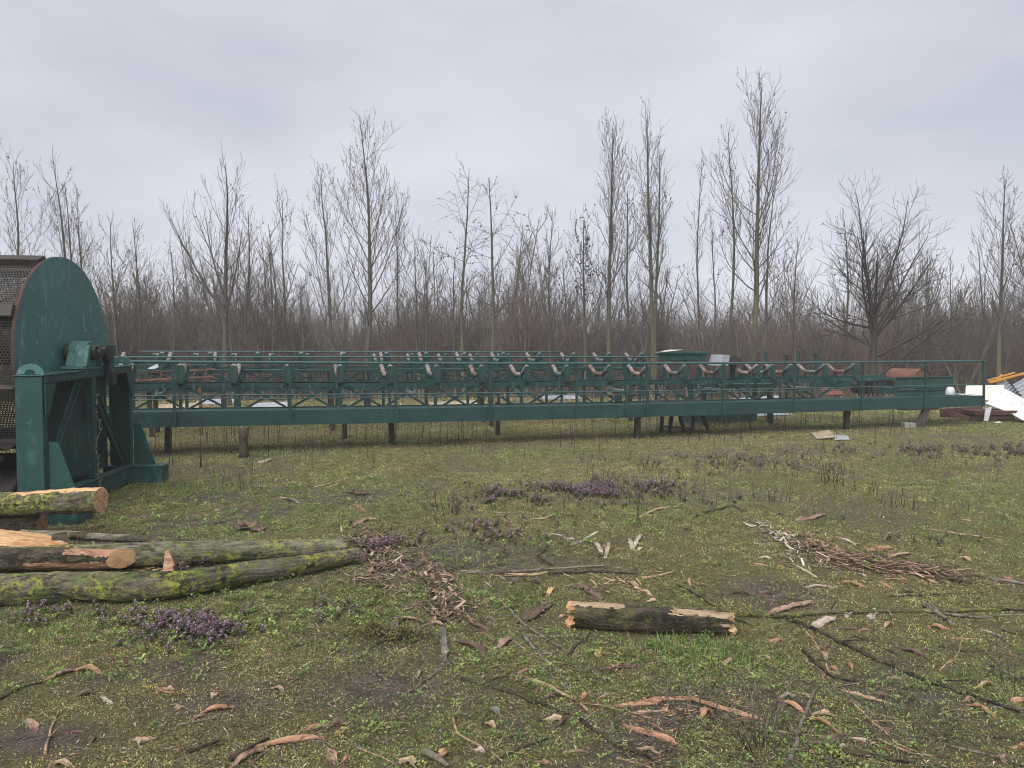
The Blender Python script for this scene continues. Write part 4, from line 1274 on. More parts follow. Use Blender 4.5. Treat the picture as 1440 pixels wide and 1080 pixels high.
def bark(pts, w, mat, label, curl=.35, lift=.008, name='bark_strip', cat='bark', th=.007, taper=.86):
    P = [G(px, py, lift) for (px, py) in pts]
    rr = random.Random(int(pts[0][0] * 13 + pts[0][1] * 3))
    Q = []
    for a, c in zip(P[:-1], P[1:]):
        n = max(4, int((c - a).length / .03))
        for k in range(n): Q.append(a.lerp(c, k / n))
    Q.append(P[-1]); n = len(Q); c = sum(Q, Vector()) / n
    for q in Q: q.z -= .006
    d0 = (Q[-1] - Q[0]).normalized(); ny = 5
    X = Vector((d0.x, d0.y, 0)).normalized(); rotz = math.atan2(X.y, X.x)
    top, s0 = [], rr.random() * 50
    arch = rr.uniform(0, .03)
    for i, q in enumerate(Q):
        t = i / (n - 1)
        d = (Q[min(i + 1, n - 1)] - Q[max(i - 1, 0)]); sd = Vector((-d.y, d.x, 0)).normalized()
        ww = w * (taper + (1 - taper) * math.sin(math.pi * min(max(t * 1.0, .04), .96))) * (1 + .5 * mnoise.noise(Vector((i * .75, s0, 0))) + .3 * mnoise.noise(Vector((i * 2.1, s0, 4))))
        if i in (0, n - 1): ww *= rr.uniform(.35, .8)
        for j in range(ny):
            v = j / (ny - 1) * 2 - 1
            e = Vector((0, 0, 0))
            p = q + sd * (ww * .5 * v) + Vector((0, 0, curl * w * .5 * (v * v - .3) + arch * math.sin(math.pi * t) + .006 * mnoise.noise(Vector((i * .8, j * .9, s0)))))
            p += sd * w * .10 * rr.uniform(-1, 1) * abs(v)
            if i in (0, n - 1): p += d.normalized() * rr.uniform(-.03, .025)
            p.z = max(p.z, gzs(p.x, p.y) + .004)
            top.append(p - c)
    m_ = len(top)
    bot = [p - Vector((0, 0, th)) for p in top]
    fs = []
    for i in range(n - 1):
        for j in range(ny - 1):
            a = i * ny + j
            fs += [(a, a + ny, a + ny + 1, a + 1), (m_ + a, m_ + a + 1, m_ + a + ny + 1, m_ + a + ny)]
        for j in (0, ny - 1):
            a = i * ny + j; fs.append((a, m_ + a, m_ + a + ny, a + ny))
    for i in (0, n - 1):
        for j in range(ny - 1):
            a = i * ny + j; fs.append((a, a + 1, m_ + a + 1, m_ + a))
    mr = Matrix.Rotation(-rotz, 4, 'Z')
    b = MB(); b.add([mr @ v for v in top + bot], fs, 0, False)
    o = b.build(name, M[mat], loc=c); o.rotation_euler = (0, 0, rotz)
    return tag(o, label, cat)


STICKS = [
    ([(1032, 867), (1093, 869), (1193, 863), (1327, 862), (1500, 858)], .016, 'stick_moss', 'long mossy branch running right from the short log to the picture edge', 5),
    ([(1293, 860), (1377, 870), (1490, 862)], .008, 'stick_grey', 'thin grey fork lying just under the long mossy branch at right', 2),
    ([(1297, 852), (1318, 866), (1340, 882)], .019, 'stick_grey', 'stout short stick crossing the long mossy branch near the right edge', 0),
    ([(955, 824), (987, 842), (1030, 870), (1057, 881)], .015, 'stick_moss', 'bent mossy branch ending at the right end of the short log', 1),
    ([(1107, 872), (1147, 887), (1227, 927), (1310, 963), (1433, 1003)], .012, 'stick_dark', 'long dark branch slanting to the lower right corner', 6),
    ([(1120, 873), (1137, 893), (1158, 922), (1168, 952)], .006, 'stick_tan', 'thin pale stalk crossing the start of the long dark branch', 1),
    ([(1105, 1090), (1127, 1020), (1147, 970)], .011, 'stick_grey', 'straight grey stick pointing up from the bottom edge right of centre', 0),
    ([(1130, 917), (1167, 953), (1203, 960)], .010, 'stick_dark', 'short dark crooked stick between the dark branch and the dry weed clump', 1),
    ([(1197, 987), (1227, 1017), (1260, 1047), (1293, 1060)], .006, 'stick_tan', 'thin pale root curving over bare soil at lower right', 2),
    ([(1222, 1015), (1290, 1016)], .004, 'stick_tan', 'fine straight pale twig beside the curved root at lower right', 0),
    ([(1177, 1057), (1230, 1066), (1287, 1075)], .009, 'stick_dark', 'dark twig along the bottom edge at right', 1),
    ([(1333, 1050), (1385, 1062), (1440, 1080)], .006, 'stick_grey', 'grey twig in the lower right corner', 2),
    ([(1250, 840), (1300, 838), (1370, 836)], .006, 'stick_dark', 'thin dark twig lying above the long mossy branch', 1),
    ([(647, 806), (700, 808), (770, 802), (853, 797)], .012, 'stick_grey', 'grey branch, uppermost of the bundle left above the short log', 3),
    ([(710, 811), (745, 811), (780, 807)], .014, 'stick_tan', 'peeled tan stick in the branch bundle above the short log', 0),
    ([(770, 808), (830, 805), (897, 808)], .012, 'stick_dark', 'dark branch forming the right half of the branch bundle', 2),
    ([(903, 815), (925, 812), (950, 804)], .011, 'stick_tan', 'short tan stick at the right tip of the branch bundle', 0),
    ([(680, 797), (700, 782), (717, 767)], .004, 'stick_tan', 'thin pale stalk standing off the left of the branch bundle', 0),
    ([(595, 771), (612, 762), (627, 755)], .008, 'stick_grey', 'short grey stick right of the heap of brown bark', 0),
    ([(757, 784), (770, 768)], .013, 'stick_dark', 'stubby dark stick above the middle of the branch bundle', 1),
    ([(757, 784), (778, 797)], .008, 'stick_dark', 'short dark twig joining the branch bundle from above', 0),
    ([(647, 820), (662, 838), (677, 853)], .006, 'stick_tan', 'thin tan stick leaning against the fibrous bark heap', 0),
    ([(700, 843), (737, 880), (763, 897), (797, 918)], .010, 'stick_grey', 'grey stick passing behind the purple brown bark slab', 1),
    ([(737, 897), (763, 927), (790, 950), (801, 974)], .010, 'stick_grey', 'pale grey branch pointing at the bottom left of the short log', 2),
    ([(737, 953), (773, 968), (803, 984), (830, 1003)], .010, 'stick_tan', 'peeled branch with a torn orange end in the foreground centre', 1),
    ([(650, 957), (697, 968), (763, 993), (800, 1006)], .010, 'stick_dark', 'dark slanting branch in the foreground left of the peeled branch', 2),
    ([(640, 930), (613, 947), (585, 968)], .007, 'stick_grey', 'short grey stick on bare soil in the centre foreground', 0),
    ([(637, 1007), (643, 1033), (680, 1053), (707, 1072)], .006, 'stick_tan', 'thin pale curved stick near the bottom edge left of centre', 1),
    ([(817, 1015), (863, 1047), (947, 1082)], .009, 'stick_dark', 'dark branch slanting to the bottom edge at centre', 3),
    ([(598, 1060), (627, 1084)], .016, 'stick_grey', 'thick grey stick end at the bottom edge left of centre', 0),
    ([(478, 1034), (512, 1005)], .005, 'stick_tan', 'thin straight tan twig in the lower left middle', 0),
    ([(713, 895), (740, 915), (760, 928)], .004, 'stick_tan', 'fine pale twig left of the pale grey branch', 0),
    ([(800, 923), (812, 908), (830, 893)], .009, 'stick_dark', 'crooked stick with a pale tip below the left end of the short log', 1),
    ([(740, 895), (770, 897), (818, 893)], .005, 'stick_grey', 'thin twig lying just below the left end of the short log', 0),
    ([(1025, 995), (1035, 985)], .004, 'stick_dark', 'tiny dark twig beside the orange bark strip', 0),
    ([(63, 1062), (75, 1017), (84, 997)], .006, 'stick_tan', 'forked pale twig standing at the lower left', 3),
    ([(323, 1072), (350, 1055), (377, 1040)], .010, 'stick_dark', 'dark stick beside the orange strips at the bottom left', 0),
    ([(263, 1061), (285, 1052), (307, 1043)], .009, 'stick_dark', 'short dark stick on moss at the bottom left', 0),
    ([(0, 985), (30, 968), (60, 960)], .006, 'stick_dark', 'dark twig at the left edge above the bare soil', 0),
    ([(442, 686), (470, 679), (495, 671)], .008, 'stick_tan', 'pale thin stick on bare ground below the second conveyor post', 0),
    ([(690, 723), (733, 722)], .010, 'stick_grey', 'grey stick lying left of the purple flower patch', 0),
    ([(1117, 720), (1133, 705), (1150, 688)], .004, 'stick_tan', 'slender bent straw standing in the grass at right', 0),
    ([(990, 722), (1030, 712), (1052, 722)], .009, 'stick_dark', 'dark curved branch on the grass right of the flower patch', 2),
    ([(640, 725), (648, 705)], .012, 'stick_dark', 'dark crooked root standing in the grass left of the flowers', 3),
    ([(1165, 945), (1160, 925), (1140, 905)], .006, 'stick_tan', 'pale twig over the dark crooked stick', 0),
    ([(250, 1020), (310, 1010)], .004, 'stick_grey', 'fine grey twig on the bare soil at lower left', 0),
    ([(690, 1075), (740, 1050), (770, 1040)], .005, 'stick_dark', 'thin dark twig near the bottom edge at centre', 1),
    ([(1390, 935), (1430, 955), (1470, 975)], .007, 'stick_grey', 'grey branch tip entering at the right edge', 3),
]
for (pts, r, m, lab, tw) in STICKS: stick(pts, r, m, lab, tw)

BARKS = [
    ([(865, 993), (905, 991), (940, 985), (975, 987), (1020, 1000), (1076, 1013)], .05, 'wood_orange', 'longest orange bark strip, in the centre foreground'),
    ([(880, 1024), (915, 1033), (953, 1047)], .07, 'wood_orange', 'thick orange split piece below the longest orange strip'),
    ([(1072, 868), (1105, 859), (1143, 847)], .075, 'wood_pink', 'wide pinkish slab of bark right of the short log'),
    ([(1143, 884), (1173, 868)], .09, 'wood_pale', 'pale wide bark slab just below the long mossy branch'),
    ([(1187, 972), (1215, 982), (1253, 990)], .032, 'wood_tan', 'tan strip on the moss under the long dark branch'),
    ([(1362, 993), (1380, 1001), (1396, 1008)], .035, 'wood_orange', 'orange strip near the tip of the long dark branch'),
    ([(1100, 987), (1130, 1003)], .035, 'wood_orange', 'orange chip in the dry weed clump'),
    ([(1140, 1012), (1158, 1020), (1175, 1029)], .03, 'wood_orange', 'shaggy orange chip right of the straight grey stick'),
    ([(1148, 1006), (1173, 1008)], .035, 'wood_tan', 'small tan chip above the shaggy orange chip'),
    ([(1067, 925), (1088, 932)], .018, 'wood_tan', 'thin tan chip on the grass right below the short log'),
    ([(1086, 902), (1103, 901)], .035, 'wood_orange', 'small orange chip below the pinkish slab'),
    ([(1158, 918), (1162, 930)], .035, 'wood_pink', 'small pink chip beside the pale stalk'),
    ([(1193, 933), (1199, 943)], .03, 'wood_orange', 'tiny orange chip under the middle of the long dark branch'),
    ([(1246, 956), (1263, 955)], .04, 'wood_pink', 'pinkish chip left of the tan strip'),
    ([(1270, 914), (1300, 924)], .05, 'wood_brown', 'dark brown bark piece above the long dark branch'),
    ([(1376, 968), (1397, 963)], .03, 'wood_tan', 'tan chip near the right edge below the twigs'),
    ([(1190, 870), (1196, 859)], .06, 'wood_pale', 'pale chip, left of two behind the mossy branch'),
    ([(1224, 871), (1231, 857)], .06, 'wood_pale', 'pale chip, right of two behind the mossy branch'),
    ([(1170, 858), (1188, 862)], .035, 'wood_fresh', 'yellow wood chip behind the long mossy branch'),
    ([(1307, 882), (1328, 886)], .05, 'wood_orange', 'orange chip under the stout crossing stick'),
    ([(1380, 886), (1404, 894)], .025, 'wood_pale', 'thin pale chip at right under the long mossy branch'),
    ([(1242, 885), (1256, 878)], .03, 'wood_tan', 'small tan chip under the middle of the long mossy branch'),
    ([(1120, 733), (1142, 731), (1161, 723)], .075, 'wood_pink', 'pink bark piece curled up above the debris streak'),
    ([(1113, 792), (1130, 803), (1150, 813)], .035, 'wood_pale', 'pale curved strip left of the debris streak'),
    ([(1135, 826), (1171, 827)], .03, 'wood_pale', 'pale flat strip below the debris streak'),
    ([(1180, 820), (1215, 826)], .05, 'wood_orange', 'orange bark piece below the middle of the debris streak'),
    ([(1250, 784), (1283, 778)], .05, 'wood_tan', 'tan wedge at the upper side of the debris streak'),
    ([(1180, 757), (1202, 766)], .05, 'wood_pale', 'pale chip on top of the debris streak'),
    ([(1177, 775), (1212, 781), (1247, 786)], .04, 'wood_brown', 'long brown piece along the top of the debris streak'),
    ([(1222, 775), (1250, 770)], .10, 'wood_orange', 'broad orange piece raised on the debris streak'),
    ([(1293, 742), (1340, 750), (1413, 760)], .04, 'wood_tan', 'very long thin tan strip on the grass at far right'),
    ([(1390, 815), (1450, 824)], .055, 'wood_grey', 'grey plank at the right edge level with the debris streak'),
    ([(1417, 812), (1424, 821)], .07, 'wood_orange', 'orange chip beside the grey plank'),
    ([(1352, 785), (1366, 790)], .07, 'wood_tan', 'tan chip alone right of the debris streak'),
    ([(1070, 785), (1082, 786)], .05, 'wood_pale', 'small white chip left of the pale curved strip'),
    ([(1062, 793), (1078, 796)], .045, 'wood_tan', 'small tan chip left of the debris streak'),
    ([(800, 768), (822, 760), (841, 747)], .045, 'wood_pale', 'long pale splinter in the upper middle of the clearing'),
    ([(835, 762), (847, 781)], .055, 'wood_pale', 'pale splinter leaning left, of the crossed pair'),
    ([(857, 763), (851, 786)], .045, 'wood_pale', 'pale splinter leaning right, of the crossed pair'),
    ([(885, 758), (889, 773)], .05, 'wood_pale', 'short pale splinter right of the crossed pair'),
    ([(902, 752), (892, 770)], .05, 'wood_pale', 'pale slanting splinter, rightmost of the white splinters'),
    ([(897, 776), (906, 772)], .05, 'wood_pale', 'small pale chip below the white splinters'),
    ([(770, 752), (788, 753)], .04, 'wood_pale', 'flat pale chip left of the long pale splinter'),
    ([(797, 757), (807, 759)], .05, 'wood_pale', 'little pale chip at the foot of the long pale splinter'),
    ([(733, 878), (752, 866), (777, 850)], .10, 'wood_brown', 'purple brown bark slab left of the short log'),
    ([(807, 826), (825, 829), (843, 845)], .11, 'wood_brown', 'curled brown bark piece behind the short log'),
    ([(557, 870), (575, 874), (593, 873)], .045, 'wood_tan', 'tan strip at the foot of the fibrous bark heap'),
    ([(606, 878), (622, 879)], .05, 'wood_pink', 'pink chip below the fibrous bark heap'),
    ([(662, 877), (687, 888)], .045, 'wood_brown', 'brown bark curl right of the fibrous bark heap'),
    ([(500, 740), (516, 731), (530, 731)], .09, 'wood_pink', 'pink brown bark piece behind the tip of the long logs'),
    ([(499, 709), (513, 720)], .07, 'wood_orange', 'orange brown bark strip farther behind the long logs'),
    ([(899, 728), (925, 717), (958, 712)], .055, 'wood_tan', 'tan bark strip at the right end of the purple flower patch'),
    ([(747, 730), (765, 730), (783, 723)], .05, 'wood_tan', 'tan bark strip below the purple flower patch'),
    ([(882, 818), (898, 829)], .05, 'wood_tan', 'tan chip above the middle of the short log'),
    ([(912, 846), (926, 846)], .05, 'wood_tan', 'small tan chip right behind the short log'),
    ([(674, 850), (698, 840)], .05, 'wood_pink', 'pink bark strip right of the fibrous heap'),
    ([(770, 838), (778, 826)], .05, 'wood_fresh', 'yellow chip standing behind the purple brown slab'),
    ([(647, 904), (663, 911), (680, 921)], .05, 'wood_brown', 'red brown bark piece on the moss in the centre'),
    ([(622, 882), (626, 930)], .05, 'wood_grey', 'upright grey bark strip below the fibrous heap'),
    ([(700, 912), (720, 900)], .07, 'wood_pink', 'pink brown bark piece at the top of the pale grey branch'),
    ([(845, 942), (870, 940), (900, 937)], .045, 'wood_brown', 'brown bark strip below the short log'),
    ([(838, 917), (842, 925)], .05, 'wood_orange', 'small orange leaf like chip below the short log'),
    ([(67, 957), (88, 949), (107, 943)], .04, 'wood_pink', 'pink bark strip, left of a touching pair at lower left'),
    ([(108, 943), (125, 945), (142, 948)], .045, 'wood_orange', 'orange bark strip, right of a touching pair at lower left'),
    ([(287, 1002), (305, 1001), (324, 996)], .05, 'wood_orange', 'broad orange bark strip on bare soil at lower left'),
    ([(266, 1015), (287, 1006)], .02, 'wood_pink', 'thin pink splinter left of the broad orange strip'),
    ([(362, 1051), (405, 1045), (453, 1037)], .045, 'wood_orange', 'long orange strip near the bottom left edge'),
    ([(326, 1080), (347, 1068), (368, 1056)], .04, 'wood_pink', 'pink strip meeting the long orange strip at the bottom left'),
    ([(430, 1027), (452, 1022)], .06, 'wood_orange', 'small orange piece above the long orange strip'),
    ([(192, 1040), (205, 1042), (217, 1039)], .05, 'wood_tan', 'tan chip on moss at the bottom left'),
    ([(168, 942), (178, 941)], .045, 'wood_tan', 'small tan leaf chip right of the touching pair'),
    ([(232, 971), (243, 971)], .06, 'wood_pink', 'small square pink chip at lower left'),
    ([(299, 982), (304, 977)], .045, 'wood_tan', 'little tan chip above the broad orange strip'),
    ([(38, 1013), (52, 1027)], .05, 'wood_pink', 'pink chip beside the forked pale twig'),
    ([(95, 1031), (118, 1029)], .03, 'wood_brown', 'brown splinter right of the forked pale twig'),
    ([(617, 1067), (632, 1057)], .05, 'wood_orange', 'orange chip above the thick grey stick end'),
    ([(588, 951), (592, 944)], .03, 'wood_tan', 'curled tan sliver on bare soil at centre'),
    ([(683, 1018), (697, 1025)], .04, 'wood_tan', 'tan chip below the dark slanting branch'),
    ([(690, 998), (702, 1006)], .04, 'wood_grey', 'grey chip beside the dark slanting branch'),
    ([(773, 1014), (790, 1012)], .055, 'wood_tan', 'flat tan chip under the peeled branch'),
    ([(760, 1072), (770, 1073)], .035, 'wood_pink', 'small pink chip at the bottom edge at centre'),
    ([(462, 1055), (471, 1073)], .045, 'wood_pink', 'pink chip at the bottom edge left of centre'),
    ([(85, 862), (98, 866)], .05, 'wood_orange', 'orange chip in the grass in front of the nearest long log'),
    ([(365, 652), (385, 646)], .14, 'wood_pale', 'pale cream wood piece on the ground below the conveyor at left'),
    ([(400, 703), (420, 708)], .06, 'wood_grey', 'grey chip on bare ground behind the logs'),
    ([(395, 700), (405, 702)], .07, 'wood_tan', 'tan chip touching the grey chip behind the logs'),
    ([(485, 692), (505, 697), (527, 694)], .12, 'wood_brown', 'dark brown bark slab on the ground left of the centre'),
    ([(325, 748), (345, 742), (368, 749)], .22, 'wood_brown', 'dark humped bark lump behind the mossy logs'),
    ([(1000, 1001), (985, 1010)], .05, 'wood_orange', 'orange chip hanging off the longest orange strip'),
    ([(890, 1003), (945, 1000)], .03, 'wood_pink', 'pink splinter just under the longest orange strip'),
    ([(1425, 988), (1440, 985)], .05, 'wood_orange', 'orange chip at the right edge near the corner'),
    ([(1030, 835), (1060, 838)], .04, 'wood_brown', 'brown bark strip on the dark soil right above the short log'),
    ([(560, 875), (552, 893)], .05, 'wood_grey', 'grey bark piece left of the fibrous heap'),
]
for k, (pts, w, m, lab) in enumerate(BARKS):
    bark(pts, w * .72, m, lab, curl=.25 + .3 * ((k * 37) % 10) / 10)


def bark_heap(name, label, spots, cols, n, size, wsig, hmax, rz=None):
    """countless small strips: one heap"""
    V, Fq, C = [], [], []
    rr = random.Random(len(name) + n)
    P = [G(px, py) for (px, py) in spots]
    for k in range(n):
        f = rr.random() * (len(P) - 1); i = min(int(f), len(P) - 2); p = P[i].lerp(P[i + 1], f - i)
        d = (P[i + 1] - P[i]); ad = math.atan2(d.y, d.x)
        wv = wsig * (2.6 if rr.random() < .3 else 1.0) * (.7 + .8 * abs(mnoise.noise(Vector((f * 2.2, n * .01, 0)))))
        x = p.x + rr.gauss(0, wv); y = p.y + rr.gauss(0, wv)
        dist = math.hypot(x - p.x, y - p.y) / (wsig * 2)
        z = gzs(x, y) + max(0, hmax * (1 - dist)) * rr.random() + .006
        a = ad + rr.gauss(0, .55) if rz is None else rz + rr.gauss(0, .7)
        L = size * (.2 + 1.2 * rr.random() ** 1.6); w = min(L * rr.uniform(.05, .22), .03); tl = rr.uniform(-.3, .3); cz = rr.uniform(-.3, .5)
        c0 = rr.choice(cols); j = rr.uniform(.7, 1.3)
        b0 = len(V)
        for i2 in range(4):
            t = i2 / 3 - .5
            for s in (-1, 0, 1):
                wx = w * .5 * s * (1 - abs(t) * .7) * rr.uniform(.7, 1.2)
                V.append((x + math.cos(a) * L * t - math.sin(a) * wx, y + math.sin(a) * L * t + math.cos(a) * wx, z + L * t * tl + cz * w * .6 * s * s + rr.uniform(0, .004)))
                C.append([v * j for v in c0])
        for i2 in range(3):
            for s in range(2):
                a0 = b0 + i2 * 3 + s
                Fq.append((a0, a0 + 3, a0 + 4, a0 + 1))
    o = np_mesh(name, np.array(V), np.array(Fq), M['litter'], np.array(C))
    return tag(o, label, 'bark debris', kind='stuff')


PINKS = [(.15, .10, .075), (.21, .145, .11), (.10, .068, .052), (.27, .20, .15), (.06, .043, .035), (.18, .11, .075), (.04, .03, .025)]
bark_heap('bark_debris', 'fibrous heap of pink brown shredded bark left of the short log', [(612, 800), (618, 820), (628, 850), (632, 872)], PINKS, 560, .12, .085, .06)
bark_heap('bark_debris', 'heap of brown bark shreds at the tip of the long logs', [(520, 745), (522, 770), (540, 785), (545, 800)], PINKS, 560, .13, .10, .05)
bark_heap('bark_debris', 'brown bark scraps scattered below the heap at the log tips', [(500, 810), (530, 815), (555, 825), (565, 845)], PINKS, 260, .09, .12, .03)
bark_heap('bark_debris', 'long streak of torn red brown bark across the right of the clearing', [(1120, 752), (1150, 778), (1200, 790), (1270, 800), (1350, 818)], [(.16, .095, .065), (.23, .14, .095), (.10, .062, .046), (.28, .2, .14), (.08, .05, .04), (.05, .035, .028)], 640, .16, .12, .035)
bark_heap('bark_debris', 'pale grey wood chips at the upper left end of the bark streak', [(1055, 735), (1085, 748), (1100, 758), (1125, 775), (1150, 790)], [(.42, .37, .31), (.32, .28, .24), (.5, .43, .35), (.2, .17, .15), (.1, .08, .07)], 240, .10, .09, .04)
bark_heap('bark_debris', 'tan splinters scattered behind the short log', [(830, 815), (870, 822), (910, 830)], [(.36, .26, .16), (.28, .19, .12), (.2, .13, .1)], 70, .09, .12, .02)
bark_heap('bark_debris', 'orange splinters around the longest orange strip', [(880, 1000), (960, 1005), (1050, 1010)], [(.36, .17, .08), (.28, .13, .07), (.42, .26, .14)], 60, .05, .08, .015)
bark_heap('bark_debris', 'sawdust and splinters beside the cut end log', [(90, 800), (200, 800), (260, 808)], [(.45, .3, .17), (.36, .2, .1), (.2, .12, .09)], 90, .06, .05, .02)


def strewn():
    rr = random.Random(77)
    for zone, n, lab, grp in ((((850, 1440), (880, 1075)), 34, 'thin dead twig lying among others like it on the right foreground soil', 'thin twigs on the right foreground'),
                              (((380, 860), (690, 1075)), 26, 'thin dead twig lying among others like it in the middle of the clearing', 'thin twigs in the middle of the clearing')):
        for k in range(n):
            px, py = rr.uniform(*zone[0]), rr.uniform(*zone[1])
            a = rr.choice((rr.gauss(.55, .35), rr.uniform(-1.6, 1.6))); L = rr.uniform(25, 95) * (py - 500) / 400
            dx, dy = math.cos(a) * L, math.sin(a) * L * .55
            o = stick([(px, py), (px + dx * .5 + rr.gauss(0, 5), py + dy * .5 + rr.gauss(0, 4)), (px + dx, py + dy)], rr.uniform(.0025, .0055), rr.choice(('stick_tan', 'stick_grey', 'stick_grey', 'stick_dark')), lab, rr.choice((0, 0, 1, 2)), 'twig', 'twig')
            o['group'] = grp
    for zone, n, lab, grp in ((((640, 1440), (700, 1070)), 58, 'small torn bark chip scattered among others like it right of the bark heaps', 'small bark chips on the right half'),
                              (((20, 640), (860, 1075)), 20, 'small torn bark chip scattered among others like it on the left foreground', 'small bark chips on the left foreground')):
        for k in range(n):
            px, py = rr.uniform(*zone[0]), rr.uniform(*zone[1]); a = rr.uniform(-1, 1); L = rr.uniform(6, 26) * (py - 480) / 400
            o = bark([(px, py), (px + math.cos(a) * L, py + math.sin(a) * L * .5)], rr.uniform(.012, .035), rr.choice(('wood_pink', 'wood_tan', 'wood_orange', 'wood_brown', 'wood_pale', 'wood_brown')), lab, rr.uniform(.1, .5), .006, 'bark_chip')
            o['group'] = grp


strewn()


def weed_clump(px, py, n, H, label, spread=.12, col_=(.075, .06, .06)):
    p = G(px, py); rr = random.Random(px); b = MB()
    for k in range(n):
        a = rr.uniform(0, 6.28); r0 = rr.uniform(0, spread); h = H * rr.uniform(.5, 1.1); ln = rr.uniform(.1, .9)
        q = Vector((math.cos(a) * r0, math.sin(a) * r0, -.01))
        e = q + Vector((math.cos(a) * h * ln, math.sin(a) * h * ln, h * (1 - .45 * ln)))
        m = q.lerp(e, .5) + Vector((rr.uniform(-.01, .01), rr.uniform(-.01, .01), .02))
        b.tube([q, m, e], [.0026, .0022, .001], 5)
        for j in range(2):
            s = q.lerp(e, rr.uniform(.3, .9)); b.tube([s, s + Vector((rr.uniform(-.05, .05), rr.uniform(-.05, .05), rr.uniform(.01, .06)))], [.002, .001], 4)
    tag(b.build('dry_weed', M['stick_grey'], loc=p), label, 'dead weed')


weed_clump(1072, 1045, 24, .34, 'clump of thin dry grey stems standing in the right foreground')
weed_clump(1428, 955, 16, .28, 'clump of dry twigs at the right edge of the clearing', .15)
weed_clump(975, 1000, 14, .22, 'few dry stems standing beside the longest orange strip', .12)
weed_clump(1285, 1025, 14, .2, 'few bent dry stems on the bare soil at lower right', .15)


def moss_hump(px, py, label):
    p = G(px, py); n = 900
    n = 620; a = rg.random(n) * 6.28; r_ = np.abs(rg.normal(0, .11, n))
    x = p.x + np.cos(a) * r_ * 1.3; y = p.y + np.sin(a) * r_ * .7
    h = .06 * np.clip(1 - (r_ / .22) ** 2, 0, 1) * (.3 + .9 * rg.random(n)) * (.4 + fbm(x * 14, y * 14, 9, 2))
    C = pick(n, [(.17, .15, .045), (.13, .13, .04), (.09, .10, .03), (.15, .11, .07), (.09, .065, .045)], .35)
    L = .012 + .016 * rg.random(n)
    V, Fq, CC = leaves(x, y, gz(x, y) + h, rg.random(n) * 6.28, rg.random(n) * 1.2, L, L * .6, C)
    tag(np_mesh('moss_cushion', V, Fq, M['plant'], CC), label, 'moss', kind='stuff')


moss_hump(525, 895, 'yellow green mossy hump, left of two below the bark heap')
moss_hump(565, 900, 'smaller mossy hump with withered leaves, right of two below the bark heap')

# ------------------------------------------------------------------ trees
class TB:
    def __init__(s): s.V, s.F, s.C, s.n = [], [], [], 0

    def tube(s, P, r, k, c):
        P = np.asarray(P); n = len(P)
        T = np.gradient(P, axis=0); T /= np.linalg.norm(T, axis=1)[:, None] + 1e-9
        ref = np.array([0, 0, 1.0]) if abs(T[0, 2]) < .8 else np.array([1.0, 0, 0])
        A = np.cross(T, ref); A /= np.linalg.norm(A, axis=1)[:, None] + 1e-9
        B = np.cross(A, T)
        th = 2 * np.pi * np.arange(k) / k
        V = P[:, None] + (A[:, None] * np.cos(th)[None, :, None] + B[:, None] * np.sin(th)[None, :, None]) * np.asarray(r)[:, None, None]
        i = (np.arange(n - 1) * k)[:, None]; j = np.arange(k)[None]; j2 = (j + 1) % k
        Fq = np.stack([i + j, i + j2, i + k + j2, i + k + j], -1).reshape(-1, 4) + s.n
        s.V.append(V.reshape(-1, 3)); s.F.append(Fq)
        C = np.asarray(c, float)
        if C.ndim == 1: C = np.tile(C, (n, 1))
        s.C.append(np.repeat(C, k, axis=0)); s.n += n * k

    def buds(s, P, size, c):
        n = len(P)
        if not n: return
        P = np.asarray(P)
        a = trg.normal(size=(n, 3)); a /= np.linalg.norm(a, axis=1)[:, None]
        b = np.cross(a, trg.normal(size=(n, 3))); b /= np.linalg.norm(b, axis=1)[:, None]
        sz = (size * (.6 + .8 * trg.random(n)))[:, None]
        V = np.stack([P - a * sz, P + b * sz * .6, P + a * sz, P - b * sz * .6], 1).reshape(-1, 3)
        s.V.append(V); s.F.append(np.arange(4 * n).reshape(n, 4) + s.n); s.C.append(np.tile(np.asarray(c, float), (4 * n, 1)) * (1 + .0 * V[:, :1])); s.n += 4 * n

    def mesh(s, name, parent=None):
        return np_mesh(name, np.concatenate(s.V), np.concatenate(s.F), M['twig'], np.concatenate(s.C), parent=parent)


trg = np.random.default_rng(3)


def grow_path(p, d, L, n, up, wob):
    P = [p]; d = d / np.linalg.norm(d)
    for k in range(n):
        d = d + np.array([0, 0, up / n]) + trg.normal(size=3) * wob
        d /= np.linalg.norm(d)
        P.append(P[-1] + d * L / n)
    return np.array(P)


def rot_about(d, ang, az):
    d = d / np.linalg.norm(d)
    r = np.array([0, 0, 1.0]) if abs(d[2]) < .9 else np.array([1.0, 0, 0])
    a = np.cross(d, r); a /= np.linalg.norm(a); b = np.cross(a, d)
    return d * math.cos(ang) + (a * math.cos(az) + b * math.sin(az)) * math.sin(ang)


def sample(P, f):
    x = f * (len(P) - 1); i = min(int(x), len(P) - 2); t = x - i
    d = P[i + 1] - P[i]
    return P[i] * (1 - t) + P[i + 1] * t, d / np.linalg.norm(d)


TW = .0052


